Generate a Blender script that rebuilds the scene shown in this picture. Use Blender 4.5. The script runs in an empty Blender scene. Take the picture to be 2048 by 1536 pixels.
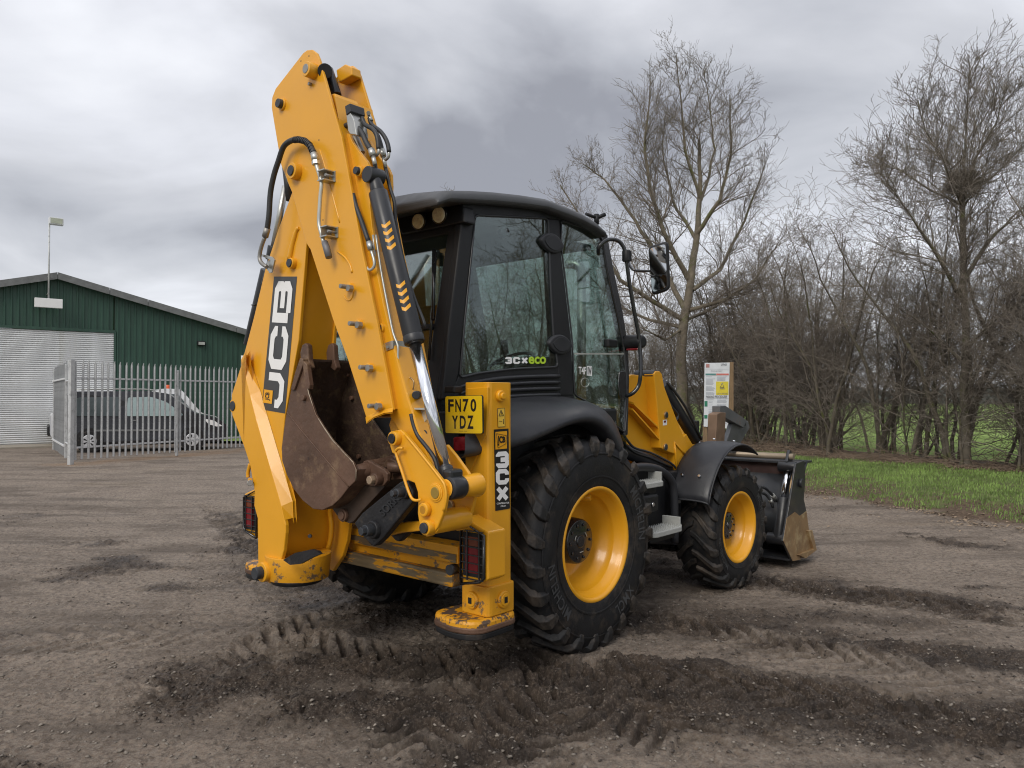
import bpy, bmesh, math, random
import numpy as np
from mathutils import Vector, Matrix

random.seed(7)
SC = bpy.context.scene
COL = SC.collection
R = math.radians

# ------------------------------------------------------------------ camera
CAM_H, FPX, PITCH = 1.68, 1538.0, R(1.0)
cam_d = bpy.data.cameras.new('camera'); cam = bpy.data.objects.new('camera', cam_d); COL.objects.link(cam)
cam.location = (0, 0, CAM_H); cam.rotation_euler = (R(90) + PITCH, 0, 0)
cam_d.sensor_fit = 'HORIZONTAL'; cam_d.sensor_width = 36; cam_d.lens = 36 * FPX / 2048
cam_d.clip_start = .05; cam_d.clip_end = 2000
SC.camera = cam

# ------------------------------------------------------------------ world: overcast sky over a Nishita sky
SUN_EL, SUN_AZ = R(38), R(205)
world = bpy.data.worlds.new('World'); SC.world = world; world.use_nodes = True
nt = world.node_tree; nt.nodes.clear(); N = nt.nodes.new; LK = nt.links.new
out = N('ShaderNodeOutputWorld'); bg = N('ShaderNodeBackground'); bg.inputs[1].default_value = 0.1
sky = N('ShaderNodeTexSky'); sky.sky_type = 'NISHITA'; sky.sun_disc = False
sky.sun_elevation = SUN_EL; sky.sun_rotation = SUN_AZ
tc = N('ShaderNodeTexCoord'); sep = N('ShaderNodeSeparateXYZ'); LK(tc.outputs['Generated'], sep.inputs[0])
def mnode(op, a, b=None, c=None):
    m = N('ShaderNodeMath'); m.operation = op
    for i, v in enumerate((a, b, c)):
        if v is None: continue
        if isinstance(v, (int, float)): m.inputs[i].default_value = v
        else: LK(v, m.inputs[i])
    return m.outputs[0]
# project direction on a cloud layer so streaks flatten towards the horizon
zz = mnode('ADD', mnode('MAXIMUM', sep.outputs[2], 0.0), 0.22)
cx = mnode('DIVIDE', sep.outputs[0], zz); cy = mnode('DIVIDE', sep.outputs[1], zz)
comb = N('ShaderNodeCombineXYZ'); LK(cx, comb.inputs[0]); LK(cy, comb.inputs[1]); comb.inputs[2].default_value = 3.7
n1 = N('ShaderNodeTexNoise'); n1.inputs['Scale'].default_value = 1.2; n1.inputs['Detail'].default_value = 9
n1.inputs['Roughness'].default_value = .48; n1.inputs['Distortion'].default_value = .35; LK(comb.outputs[0], n1.inputs['Vector'])
n2 = N('ShaderNodeTexNoise'); n2.inputs['Scale'].default_value = .5; n2.inputs['Detail'].default_value = 4; LK(comb.outputs[0], n2.inputs['Vector'])
mix = mnode('ADD', mnode("MULTIPLY", n1.outputs["Fac"], .66), mnode("MULTIPLY", n2.outputs["Fac"], .34))
cr = N('ShaderNodeValToRGB'); e = cr.color_ramp.elements
e[0].position = .405; e[0].color = (2.6, 2.65, 2.95, 1)
e[1].position = .63; e[1].color = (7.5, 7.6, 7.95, 1)
for p, c in ((.465, (3.95, 4.05, 4.38, 1)), (.52, (5.0, 5.08, 5.4, 1)), (.565, (6.1, 6.2, 6.6, 1))):
    x = e.new(p); x.color = c
LK(mix, cr.inputs[0])
# paler towards the horizon
hz = mnode('SUBTRACT', 1.0, mnode('MULTIPLY', mnode('ABSOLUTE', sep.outputs[2]), 4.4)); hz = mnode('MAXIMUM', hz, 0.0)
mh = N('ShaderNodeMix'); mh.data_type = 'RGBA'; LK(mnode('MULTIPLY', hz, .38), mh.inputs[0]); LK(cr.outputs[0], mh.inputs[6]); mh.inputs[7].default_value = (7.0, 7.15, 7.5, 1)
# overcast sky: brighter overhead (CIE overcast)
up = mnode('ADD', 1.0, mnode('MULTIPLY', mnode('MAXIMUM', mnode('SUBTRACT', sep.outputs[2], .38), 0.0), 1.6))
vs = N('ShaderNodeVectorMath'); vs.operation = 'SCALE'; LK(mh.outputs[2], vs.inputs[0]); LK(up, vs.inputs['Scale'])
mx = N('ShaderNodeMix'); mx.data_type = 'RGBA'; mx.inputs[0].default_value = .93
LK(sky.outputs[0], mx.inputs[6]); LK(vs.outputs[0], mx.inputs[7]); LK(mx.outputs[2], bg.inputs[0]); LK(bg.outputs[0], out.inputs[0])

# ------------------------------------------------------------------ sun (veiled by cloud) and exposure
sd = bpy.data.lights.new('sun', 'SUN'); sd.energy = 1.3; sd.angle = R(25); sd.color = (1, .94, .85)
sun = bpy.data.objects.new('sun', sd); COL.objects.link(sun)
# behind-left of the camera
sdir = Vector((math.sin(SUN_AZ) * math.cos(SUN_EL), math.cos(SUN_AZ) * math.cos(SUN_EL), math.sin(SUN_EL)))
sun.rotation_euler = (-sdir).to_track_quat('-Z', 'Y').to_euler()
vsn = SC.view_settings; SC.display_settings.display_device = 'sRGB'
vsn.view_transform = 'Standard'; vsn.look = 'None'; vsn.exposure = 0.43; vsn.gamma = 1; vsn.use_curve_mapping = False
SC.render.engine = 'CYCLES'; SC.cycles.pixel_filter_type = 'BLACKMAN_HARRIS'; SC.cycles.filter_width = 1.1
SC.cycles.max_bounces = 8; SC.cycles.transparent_max_bounces = 12; SC.cycles.diffuse_bounces = 3; SC.cycles.glossy_bounces = 4

# ------------------------------------------------------------------ materials
MATS = {}
def mat(name, col, rough=.5, metal=0., var=.12, vscale=6., bump=0., bscale=60., col2=None, c2scale=4., c2lo=.5, c2hi=.6,
        coat=0., spec=.5, rvar=.1, stretch=None, bdist=.01, alpha=None):
    m = bpy.data.materials.new(name); m.use_nodes = True; t = m.node_tree; b = t.nodes['Principled BSDF']
    n_ = t.nodes.new; l_ = t.links.new
    tcn = n_('ShaderNodeTexCoord'); vec = tcn.outputs['Object']
    if stretch:
        mp = n_('ShaderNodeMapping'); mp.inputs['Scale'].default_value = stretch; l_(vec, mp.inputs[0]); vec = mp.outputs[0]
    nz = n_('ShaderNodeTexNoise'); nz.inputs['Scale'].default_value = vscale; nz.inputs['Detail'].default_value = 6; nz.inputs['Roughness'].default_value = .6
    l_(vec, nz.inputs['Vector'])
    def cm(fac, a, bb):
        x = n_('ShaderNodeMix'); x.data_type = 'RGBA'
        if isinstance(fac, float): x.inputs[0].default_value = fac
        else: l_(fac, x.inputs[0])
        for i, v in ((6, a), (7, bb)):
            if isinstance(v, tuple): x.inputs[i].default_value = (*v[:3], 1)
            else: l_(v, x.inputs[i])
        return x.outputs[2]
    rr = n_('ShaderNodeMapRange'); rr.inputs[1].default_value = .3; rr.inputs[2].default_value = .7; l_(nz.outputs['Fac'], rr.inputs[0])
    lo = tuple(c * (1 - var) for c in col); hi = tuple(min(1, c * (1 + var)) for c in col)
    c = cm(rr.outputs[0], lo, hi)
    if col2:
        nz2 = n_('ShaderNodeTexNoise'); nz2.inputs['Scale'].default_value = c2scale; nz2.inputs['Detail'].default_value = 8; nz2.inputs['Roughness'].default_value = .68
        l_(vec, nz2.inputs['Vector'])
        r2 = n_('ShaderNodeMapRange'); r2.inputs[1].default_value = c2lo; r2.inputs[2].default_value = c2hi; l_(nz2.outputs['Fac'], r2.inputs[0])
        c = cm(r2.outputs[0], c, col2)
    l_(c, b.inputs['Base Color'])
    r3 = n_('ShaderNodeMapRange'); r3.inputs[1].default_value = .3; r3.inputs[2].default_value = .7
    r3.inputs[3].default_value = max(.02, rough - rvar); r3.inputs[4].default_value = min(1, rough + rvar); l_(nz.outputs['Fac'], r3.inputs[0]); l_(r3.outputs[0], b.inputs['Roughness'])
    b.inputs['Metallic'].default_value = metal; b.inputs['Coat Weight'].default_value = coat; b.inputs['Coat Roughness'].default_value = .12
    b.inputs['Specular IOR Level'].default_value = spec
    if bump:
        nb = n_('ShaderNodeTexNoise'); nb.inputs['Scale'].default_value = bscale; nb.inputs['Detail'].default_value = 5; l_(vec, nb.inputs['Vector'])
        bp = n_('ShaderNodeBump'); bp.inputs['Strength'].default_value = bump; bp.inputs['Distance'].default_value = bdist
        l_(nb.outputs['Fac'], bp.inputs['Height']); l_(bp.outputs[0], b.inputs['Normal'])
    MATS[name] = m
    return m
YEL = mat('yellow_paint', (.74, .345, .012), .36, var=.05, vscale=2.2, coat=.25, rvar=.08, col2=(.42, .24, .06), c2scale=5.5, c2lo=.66, c2hi=1.0, bump=.06, bscale=25)
YELD = mat('worn_yellow_paint', (.70, .32, .012), .45, var=.06, vscale=3, col2=(.16, .11, .07), c2scale=13, c2lo=.57, c2hi=.62, bump=.2)
YELW = mat('chipped_yellow_paint', (.70, .32, .012), .5, var=.06, col2=(.10, .065, .045), c2scale=9, c2lo=.5, c2hi=.53, bump=.4, bscale=40)
BLK = mat('black_plastic', (.011, .0115, .013), .5, spec=.35, var=.15, bump=.12, bscale=300, bdist=.002)
ROOFM = mat('dark_grey_roof', (.050, .052, .056), .52, var=.12, bump=.1, bscale=200, bdist=.002, col2=(.13, .13, .125), c2scale=2.5, c2lo=.5, c2hi=.85)
FEND = mat('mudguard_plastic', (.022, .023, .027), .46, spec=.4, var=.12, bump=.1, bscale=240, bdist=.002, col2=(.075, .075, .075), c2scale=3, c2lo=.5, c2hi=.95)
BLKG = mat('gloss_black_paint', (.014, .015, .017), .18, var=.1, coat=.5)
BLKR = mat('black_ram_paint', (.02, .021, .024), .36, var=.12)
RUB = mat('tyre_rubber', (.0095, .0098, .011), .58, var=.3, vscale=9, spec=.38, col2=(.070, .055, .042), c2scale=7, c2lo=.50, c2hi=.78, bump=.15, bscale=90)
RUBT = mat('muddy_tread_rubber', (.012, .0118, .012), .6, var=.3, vscale=9, spec=.38, col2=(.085, .066, .050), c2scale=5, c2lo=.46, c2hi=.74, bump=.3, bscale=70)
RUBL = mat('tyre_lettering', (.045, .046, .048), .6, var=.1)
HOSE = mat('black_hose', (.025, .026, .028), .5, var=.15, bump=.3, bscale=180, bdist=.003)
CHR = mat('chrome_rod', (.78, .79, .81), .12, 1., var=.04)
ZINC = mat('zinc_steel', (.5, .5, .47), .38, .85, var=.12)
TUBE = mat('pale_steel_tube', (.52, .53, .49), .38, .5, var=.12)
STEEL = mat('dull_bolt_steel', (.30, .29, .27), .5, .7, var=.2)
PIN = mat('dark_pin_steel', (.055, .06, .068), .45, .5, var=.25)
GAL = mat('galvanised_steel', (.53, .54, .54), .55, .25, var=.14, vscale=5, col2=(.28, .29, .29), c2scale=9, c2lo=.5, c2hi=.7)
GALW = mat('bright_galvanised_rail', (.70, .71, .72), .45, .2, var=.06)
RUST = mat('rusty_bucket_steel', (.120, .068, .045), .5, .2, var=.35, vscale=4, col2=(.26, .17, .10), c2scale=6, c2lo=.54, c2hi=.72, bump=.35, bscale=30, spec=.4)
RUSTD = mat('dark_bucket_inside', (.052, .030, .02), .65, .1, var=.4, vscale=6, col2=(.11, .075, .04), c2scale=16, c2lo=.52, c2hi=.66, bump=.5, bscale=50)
CAST = mat('black_casting', (.016, .016, .018), .45, .2, var=.2, bump=.3, bscale=60, col2=(.05, .042, .035), c2scale=12, c2lo=.58, c2hi=.68)
WORN = mat('worn_rail_steel', (.17, .13, .075), .55, .3, var=.3, stretch=(1, 6, 6), col2=(.62, .29, .015), c2scale=4, c2lo=.52, c2hi=.56)
LBK = mat('loader_bucket_paint', (.03, .032, .036), .36, .2, var=.2, col2=(.07, .06, .05), c2scale=5, c2lo=.5, c2hi=.75)
LBKW = mat('worn_bucket_side', (.28, .18, .09), .45, .3, var=.25, vscale=7, col2=(.46, .36, .2), c2scale=6, c2lo=.52, c2hi=.66, bump=.3)
WHT = mat('white_print', (.80, .80, .79), .5, var=.03)
DKG = mat('decal_grey', (.045, .047, .05), .4, var=.05)
DBK = mat('decal_black', (.012, .012, .013), .4, var=.05)
DYL = mat('decal_yellow', (.78, .36, .012), .4, var=.03)
LIME = mat('lime_print', (.42, .62, .03), .5, var=.03)
PLY = mat('number_plate_yellow', (.72, .48, .012), .3, var=.06)
RED = mat('red_lens', (.16, .006, .010), .18, var=.15, vscale=30)
LAMP = mat('worklight_lens', (.92, .76, .56), .16, .0, var=.25, vscale=45)
GRYP = mat('grey_step', (.36, .365, .345), .6, var=.1, bump=.3, bscale=60)
SEAT = mat('seat_fabric', (.03, .03, .032), .85, var=.2)
INT = mat('cab_interior', (.055, .056, .058), .7, var=.1)
MIRR = mat('mirror_glass', (.7, .72, .74), .03, 1., var=.01, rvar=.01)
BRONZE = mat('clip_steel', (.42, .30, .16), .35, .8, var=.15)
GRNS = mat('green_cladding', (.028, .070, .050), .5, var=.22, vscale=1.5, stretch=(3, 3, .35), col2=(.045, .075, .055), c2scale=2, c2lo=.55, c2hi=.85)
GRYT = mat('grey_verge_trim', (.16, .165, .165), .7, var=.2)
SHUT = mat('roller_shutter_metal', (.72, .73, .73), .45, .25, var=.08, vscale=2, col2=(.42, .40, .33), c2scale=.8, c2lo=.55, c2hi=.8)
ROOFS = mat('roof_sheet', (.16, .17, .17), .8, var=.15)
CONC = mat('concrete', (.30, .265, .215), .85, var=.15, vscale=3, bump=.3)
CARP = mat('dark_grey_car_paint', (.022, .023, .027), .25, .2, var=.04, coat=.6)
CARW = mat('white_car_paint', (.74, .75, .76), .3, var=.03, coat=.4)
CARG = mat('car_glass', (.05, .065, .065), .08, var=.05, spec=.8)
CARGL = mat('pale_car_glass', (.28, .36, .355), .1, var=.05, spec=.8)
HUB = mat('silver_hubcap', (.62, .63, .65), .35, .3, var=.05)
ORG = mat('orange_lens', (.70, .12, .04), .3, var=.05)
WOOD = mat('timber_post', (.23, .155, .085), .8, var=.25, vscale=8, stretch=(6, 6, .6), bump=.3)
BARK = mat('grey_green_bark', (.16, .135, .10), .9, var=.3, vscale=7, col2=(.12, .125, .045), c2scale=3, c2lo=.52, c2hi=.66, bump=.5, bscale=35)
TWIG = mat('twig_bark', (.185, .158, .130), .9, var=.3, vscale=4)
HBARK = mat('hawthorn_bark', (.13, .112, .085), .9, var=.35, vscale=6, col2=(.10, .105, .035), c2scale=3, c2lo=.54, c2hi=.64, bump=.5, bscale=35)
BRUSH = mat('dead_bramble', (.24, .18, .13), .9, var=.3)
LEAF = mat('fallen_leaf', (.30, .22, .145), .8, var=.45, vscale=3)
GRASS = mat('grass_blade', (.165, .245, .06), .8, var=.45, vscale=1.8)
STONE = mat('pale_pebble', (.20, .175, .145), .85, var=.5, vscale=2.5)
CLOD = mat('mud_clod', (.062, .050, .041), .85, var=.35, vscale=3, bump=.5, bscale=90)

def glass(name, tint, refl=.10, col=(.9, .97, .96)):
    m = bpy.data.materials.new(name); m.use_nodes = True; t = m.node_tree; t.nodes.clear()
    o = t.nodes.new('ShaderNodeOutputMaterial'); tr = t.nodes.new('ShaderNodeBsdfTransparent'); tr.inputs[0].default_value = (*tint, 1)
    gl = t.nodes.new('ShaderNodeBsdfGlossy'); gl.inputs['Roughness'].default_value = .01; gl.inputs[0].default_value = (*col, 1)
    fr = t.nodes.new('ShaderNodeFresnel'); fr.inputs[0].default_value = 1.55
    ge = t.nodes.new('ShaderNodeNewGeometry'); io = t.nodes.new('ShaderNodeMapRange'); io.inputs[3].default_value = 1.55; io.inputs[4].default_value = 1 / 1.55; t.links.new(ge.outputs['Backfacing'], io.inputs[0]); t.links.new(io.outputs[0], fr.inputs[0])
    nz = t.nodes.new('ShaderNodeTexNoise'); nz.inputs['Scale'].default_value = 1.3
    bp = t.nodes.new('ShaderNodeBump'); bp.inputs['Strength'].default_value = .03; t.links.new(nz.outputs[0], bp.inputs['Height']); t.links.new(bp.outputs[0], gl.inputs['Normal'])
    ad = t.nodes.new('ShaderNodeMath'); ad.operation = 'MULTIPLY_ADD'; ad.inputs[1].default_value = 1.15; ad.inputs[2].default_value = refl
    mxs = t.nodes.new('ShaderNodeMixShader'); t.links.new(fr.outputs[0], ad.inputs[0]); t.links.new(ad.outputs[0], mxs.inputs[0])
    t.links.new(tr.outputs[0], mxs.inputs[1]); t.links.new(gl.outputs[0], mxs.inputs[2]); t.links.new(mxs.outputs[0], o.inputs[0])
    return m
GLS = glass('cab_glass', (.72, .79, .765), .085)

# ------------------------------------------------------------------ object helpers
class MB:
    def __init__(s): s.v = []; s.f = []; s.sm = []
    def add(s, vs, fs, smooth=False):
        o = len(s.v); s.v += [tuple(v) for v in vs]
        for f in fs: s.f.append(tuple(i + o for i in f)); s.sm.append(smooth)
        return s
    def ext(s, pts, d):
        """prism: closed polygon of 3-D points moved by vector d"""
        n = len(pts); d = Vector(d); vs = list(pts) + [Vector(p) + d for p in pts]
        return s.add(vs, [tuple(range(n)), tuple(range(2 * n - 1, n - 1, -1))] + [(i, i + n, (i + 1) % n + n, (i + 1) % n) for i in range(n)])
    def sheet(s, A, B, smooth=True):
        """ribbon between two point rows"""
        n = len(A); return s.add(list(A) + list(B), [(i, i + 1, i + 1 + n, i + n) for i in range(n - 1)], smooth)
    def box(s, a, b):
        x0, y0, z0 = a; x1, y1, z1 = b
        return s.add([(x0, y0, z0), (x1, y0, z0), (x1, y1, z0), (x0, y1, z0), (x0, y0, z1), (x1, y0, z1), (x1, y1, z1), (x0, y1, z1)],
                     [(0, 3, 2, 1), (4, 5, 6, 7), (0, 1, 5, 4), (1, 2, 6, 5), (2, 3, 7, 6), (3, 0, 4, 7)])
    def cyl(s, p, q, r, r2=None, n=20, cap=True):
        p, q = Vector(p), Vector(q); r2 = r if r2 is None else r2
        a = (q - p).normalized(); u = a.orthogonal().normalized(); w = a.cross(u); o = len(s.v)
        vs = []
        for c, rr in ((p, r), (q, r2)):
            for k in range(n):
                t = 2 * math.pi * k / n; vs.append(c + (u * math.cos(t) + w * math.sin(t)) * rr)
        s.add(vs, [(k, (k + 1) % n, (k + 1) % n + n, k + n) for k in range(n)], n > 6)
        if cap:
            s.f.append(tuple(o + k for k in reversed(range(n)))); s.sm.append(False)
            s.f.append(tuple(o + n + k for k in range(n))); s.sm.append(False)
        return s
    def tube(s, pts, r, n=10, sub=3, rib=0):
        pts = [Vector(p) for p in pts]
        if sub > 1 and len(pts) > 2:
            q = []
            for i in range(len(pts) - 1):
                p0 = pts[max(i - 1, 0)]; p1 = pts[i]; p2 = pts[i + 1]; p3 = pts[min(i + 2, len(pts) - 1)]
                for k in range(sub):
                    t = k / sub; q.append(.5 * ((2 * p1) + (p2 - p0) * t + (2 * p0 - 5 * p1 + 4 * p2 - p3) * t * t + (3 * p1 - p0 - 3 * p2 + p3) * t ** 3))
            q.append(pts[-1]); pts = q
        o = len(s.v); vs = []; u = None
        for i, p in enumerate(pts):
            a = (pts[min(i + 1, len(pts) - 1)] - pts[max(i - 1, 0)]).normalized()
            u = a.orthogonal().normalized() if u is None else (u - a * u.dot(a)).normalized()
            w = a.cross(u); rr = (r[i * (len(r) - 1) // (len(pts) - 1)] if isinstance(r, (list, tuple)) else r) * (1 + (rib if i % 2 else 0))
            vs += [p + (u * math.cos(2 * math.pi * k / n) + w * math.sin(2 * math.pi * k / n)) * rr for k in range(n)]
        m = len(pts)
        s.add(vs, [(i * n + k, i * n + (k + 1) % n, (i + 1) * n + (k + 1) % n, (i + 1) * n + k) for i in range(m - 1) for k in range(n)], True)
        s.f.append(tuple(o + k for k in reversed(range(n)))); s.sm.append(False)
        s.f.append(tuple(o + (m - 1) * n + k for k in range(n))); s.sm.append(False)
        return s
    def lathe_x(s, prof, c, n=48, smooth=True):
        """revolve [(x, r)...] round the x axis through c"""
        c = Vector(c); m = len(prof); vs = []
        for k in range(n):
            t = 2 * math.pi * k / n
            vs += [c + Vector((x, r * math.cos(t), r * math.sin(t))) for x, r in prof]
        return s.add(vs, [(k * m + i, k * m + i + 1, ((k + 1) % n) * m + i + 1, ((k + 1) % n) * m + i) for k in range(n) for i in range(m - 1)], smooth)
    def build(s, name, m, parent=None, bevel=0., seg=2, fix=True, weld=False):
        me = bpy.data.meshes.new(name); me.from_pydata(s.v, [], s.f)
        me.polygons.foreach_set('use_smooth', s.sm); me.materials.append(m)
        if fix:
            bm = bmesh.new(); bm.from_mesh(me)
            if weld: bmesh.ops.remove_doubles(bm, verts=bm.verts, dist=.0004)
            bmesh.ops.recalc_face_normals(bm, faces=bm.faces); bm.to_mesh(me); bm.free()
        me.update()
        o = bpy.data.objects.new(name, me); COL.objects.link(o)
        if parent: o.parent = parent
        if bevel:
            b = o.modifiers.new('bevel', 'BEVEL'); b.width = bevel; b.segments = seg; b.limit_method = 'ANGLE'; b.angle_limit = R(35); b.harden_normals = False
        return o
def tag(o, label=None, cat=None, group=None, kind=None):
    if label: o['label'] = label
    if cat: o['category'] = cat
    if group: o['group'] = group
    if kind: o['kind'] = kind
    return o
def empty(name, loc=(0, 0, 0), rz=0., parent=None):
    o = bpy.data.objects.new(name, None); COL.objects.link(o); o.location = loc; o.rotation_euler = (0, 0, rz); o.empty_display_size = .2
    if parent: o.parent = parent
    return o
def copy_tree(o, parent=None):
    c = o.copy(); COL.objects.link(c); c.parent = parent
    for k in ('label', 'category'):
        pass
    for ch in [x for x in bpy.data.objects if x.parent == o]: copy_tree(ch, c)
    return c
def rnd(pts, r=6., k=4):
    """round the corners of a 2-D outline"""
    q = []; n = len(pts)
    for i in range(n):
        a, b, c = Vector(pts[i - 1]), Vector(pts[i]), Vector(pts[(i + 1) % n])
        d1 = min(r, (a - b).length * .45); d2 = min(r, (c - b).length * .45)
        s = b + (a - b).normalized() * d1; t = b + (c - b).normalized() * d2
        for j in range(k + 1):
            w = j / k; q.append(tuple((1 - w) ** 2 * s + 2 * w * (1 - w) * b + w * w * t))
    return q
# measured directions from the survey point, turned into real positions on known planes
def ray(px, py):
    u = (px - 1024) / FPX; v = (768 - py) / FPX
    return Vector((u, math.cos(PITCH) - v * math.sin(PITCH), math.sin(PITCH) + v * math.cos(PITCH)))
HEAD = R(41); ML = Vector((-.284, 5.87, 0))
RI = Matrix.Rotation(HEAD, 3, 'Z'); CO = RI @ (Vector((0, 0, CAM_H)) - ML)
def PN(px, py, n, c):
    d = RI @ ray(px, py); n = Vector(n); return CO + d * ((c - n.dot(CO)) / n.dot(d))
def PY(px, py, y): return PN(px, py, (0, 1, 0), y)
def PX(px, py, x): return PN(px, py, (1, 0, 0), x)
def GD(px, py, z=0.):
    d = ray(px, py); t = (z - CAM_H) / d.z; return Vector((d.x * t, d.y * t, z))
def AT(px, py, D):
    d = ray(px, py); t = D / d.y; return Vector((d.x * t, D, CAM_H + d.z * t))
def LY(pts, y): return [PY(a, b, y) for a, b in pts]
def LX(pts, x): return [PX(a, b, x) for a, b in pts]

# ------------------------------------------------------------------ lettering
GL = {'J': [[(1, 1), (1, .25), (.8, 0), (.2, 0), (0, .2), (0, .42)]],
      'C': [[(1, .66), (1, .82), (.82, 1), (.18, 1), (0, .82), (0, .18), (.18, 0), (.82, 0), (1, .18), (1, .34)]],
      'B': [[(.0, .0), (0, 1), (.84, 1), (.98, .87), (.98, .62), (.86, .5), (.3, .5)], [(.86, .5), (.98, .38), (.98, .13), (.84, 0), (.16, 0)]],
      '3': [[(0, .78), (.0, .86), (.14, 1), (.84, 1), (.98, .87), (.98, .62), (.86, .5), (.3, .5)], [(.86, .5), (.98, .38), (.98, .13), (.84, 0), (.14, 0), (0, .14), (0, .22)]],
      'X': [[(0, 1), (1, 0)], [(0, 0), (1, 1)]]}
def strokes(ch, hw=.15, hh=.15):
    out = []
    for pl in GL[ch]:
        pl = [Vector((hw + a * (1 - 2 * hw), hh + b * (1 - 2 * hh))) for a, b in pl]
        L, Rr = [], []
        for i, p in enumerate(pl):
            d0 = (p - pl[i - 1]).normalized() if i else None; d1 = (pl[i + 1] - p).normalized() if i < len(pl) - 1 else None
            t = ((d0 or d1) + (d1 or d0)).normalized(); nn = Vector((-t.y, t.x)); base = Vector((-(d1 or d0).y, (d1 or d0).x))
            k = 1 / max(.5, nn.dot(base)); o = Vector((nn.x * hw * k, nn.y * hh * k)); L.append(p + o); Rr.append(p - o)
        out.append(L + Rr[::-1] if False else (L, Rr))
    return out
def bil(q, u, v):
    a, b, c, d = q; return a * (1 - u) * (1 - v) + b * u * (1 - v) + c * u * v + d * (1 - u) * v
def block_letter(mb, ch, q, lift, hw=.15, hh=.15):
    """q: BL, BR, TR, TL of the letter cell"""
    nrm = (q[1] - q[0]).cross(q[3] - q[0]).normalized()
    for k, (L, Rr) in enumerate(strokes(ch, hw, hh)):
        o = nrm * (lift + .0007 * k)
        mb.sheet([bil(q, p.x, p.y) + o for p in L], [bil(q, p.x, p.y) + o for p in Rr], False)
def text_mesh(body, off=0., sp=1.):
    cu = bpy.data.curves.new('t', 'FONT'); cu.body = body; cu.offset = off; cu.space_character = sp; cu.resolution_u = 3
    o = bpy.data.objects.new('t', cu); COL.objects.link(o)
    dg = bpy.context.evaluated_depsgraph_get(); me = bpy.data.meshes.new_from_object(o.evaluated_get(dg))
    vs = [v.co.copy() for v in me.vertices]; fs = [tuple(p.vertices) for p in me.polygons]
    bpy.data.objects.remove(o); bpy.data.curves.remove(cu); bpy.data.meshes.remove(me)
    x0 = min(v.x for v in vs); x1 = max(v.x for v in vs); y0 = min(v.y for v in vs); y1 = max(v.y for v in vs)
    return [((v.x - x0) / (x1 - x0), (v.y - y0) / (y1 - y0)) for v in vs], fs
def text_on(mb, body, q, lift=.001, off=0., sp=1.):
    uv, fs = text_mesh(body, off, sp); nrm = (q[1] - q[0]).cross(q[3] - q[0]).normalized()
    mb.add([bil(q, u, v) + nrm * lift for u, v in uv], fs)
# ================================================================== the backhoe loader
BH = empty('backhoe_loader', ML, -HEAD)
tag(BH, 'yellow and black backhoe loader with its digging arm folded upright at the back', 'backhoe loader')

# ---- boom (upper arm nearest the left) -------------------------------------------------
YB, YBL, YBF = -1.62, -1.672, -1.36
up_px = [(600, 322), (576, 332), (574, 362), (584, 385), (556, 460), (530, 540), (508, 633), (487, 712), (497, 743), (523, 824), (548, 891), (565, 937), (577, 969),
         (563, 900), (570, 832), (597, 682), (613, 487), (650, 430), (632, 345)]
lo_px = [(489, 709), (463, 790), (464, 830), (487, 891), (500, 931), (509, 984), (508, 1011), (515, 1037), (516, 1130), (527, 1160), (539, 1167), (558, 1135), (567, 1102),
         (571, 1066), (571, 1050), (569, 1040), (563, 1012), (541, 937), (513, 841), (500, 790), (483, 720)]
A = LY([(483, 720), (500, 790), (513, 841), (541, 937), (563, 1012), (569, 1040)], YBL)
B = [a + Vector((w, YB - YBL, w * .75)) for a, w in zip(A, (.010, .034, .038, .038, .034, .010))]
b = MB(); b.ext(LY(up_px[:8], YB) + B + LY(up_px[13:], YB), (0, .022, 0)); boom = b.build('boom', YEL, BH, .004)
b = MB(); b.ext(LY(lo_px, YBL), (0, .026, 0)); b.build('lower_side_plate', YEL, boom, .005)
# fold between the two plates
b = MB(); b.sheet(A, B, False); b.sheet([p + Vector((0, .02, 0)) for p in A], [p + Vector((0, .02, 0)) for p in B], False); b.build('folded_strip', YEL, boom)
# inner web facing the bucket, far plates and back web
inner = [(613, 489), (597, 682), (570, 832), (563, 900), (575, 969), (575, 1004), (569, 1037), (569, 1066), (565, 1102), (556, 1133)]
A = LY(inner, YB + .006); off = [.25] * 3 + [.27, .30, .33, .35, .36, .36, .35]
B = [a + Vector((0, o, 0)) for a, o in zip(A, off)]
insx = [-.0] * 3 + [-.004, -.010, -.012, -.012, -.012, -.010, -.006]
A2 = [a + Vector((i - .004, -.05 if k > 5 else 0, 0)) for k, (a, i) in enumerate(zip(A, insx))]
B2 = [a + Vector((i - .004, 0, 0)) for a, i in zip(B, insx)]
b = MB(); b.sheet(A2, B2, True); b.build('inner_web', YEL, boom)
far = LY(up_px[:-7] + [(577, 969), (563, 900), (570, 832), (597, 682), (613, 487), (650, 430), (632, 345)], YB)
b = MB(); b.ext([p + Vector((0, YBF - YB - .01, 0)) for p in far], (0, .022, 0)); b.build('far_side_plate', YEL, boom, .004)
fl = [p + Vector((0, .48 - .03, 0)) for p in LY(lo_px, YBL)]
fl = [p + Vector((.015 if p.z < 1.1 else 0, 0, 0)) for p in fl]
b = MB(); b.ext(fl, (0, .03, 0)); b.build('far_lower_plate', YEL, boom, .005)
# flange ring visible on the far side of the channel
A = [a + Vector((.018, off[i] - .03, 0)) for i, a in enumerate(A)][4:]
b = MB(); b.tube(A, .016, 8); b.build('flange_weld', YEL, boom)
back = LY([(584, 385), (556, 460), (530, 540), (508, 633), (489, 708), (463, 790), (464, 830), (487, 891), (500, 931), (509, 984), (515, 1037), (516, 1130)], YB)
b = MB(); b.sheet([p + Vector((.012, .0, 0)) for p in back], [p + Vector((.012, .26, 0)) for p in back], False); b.build('outer_web', YEL, boom)
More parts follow.
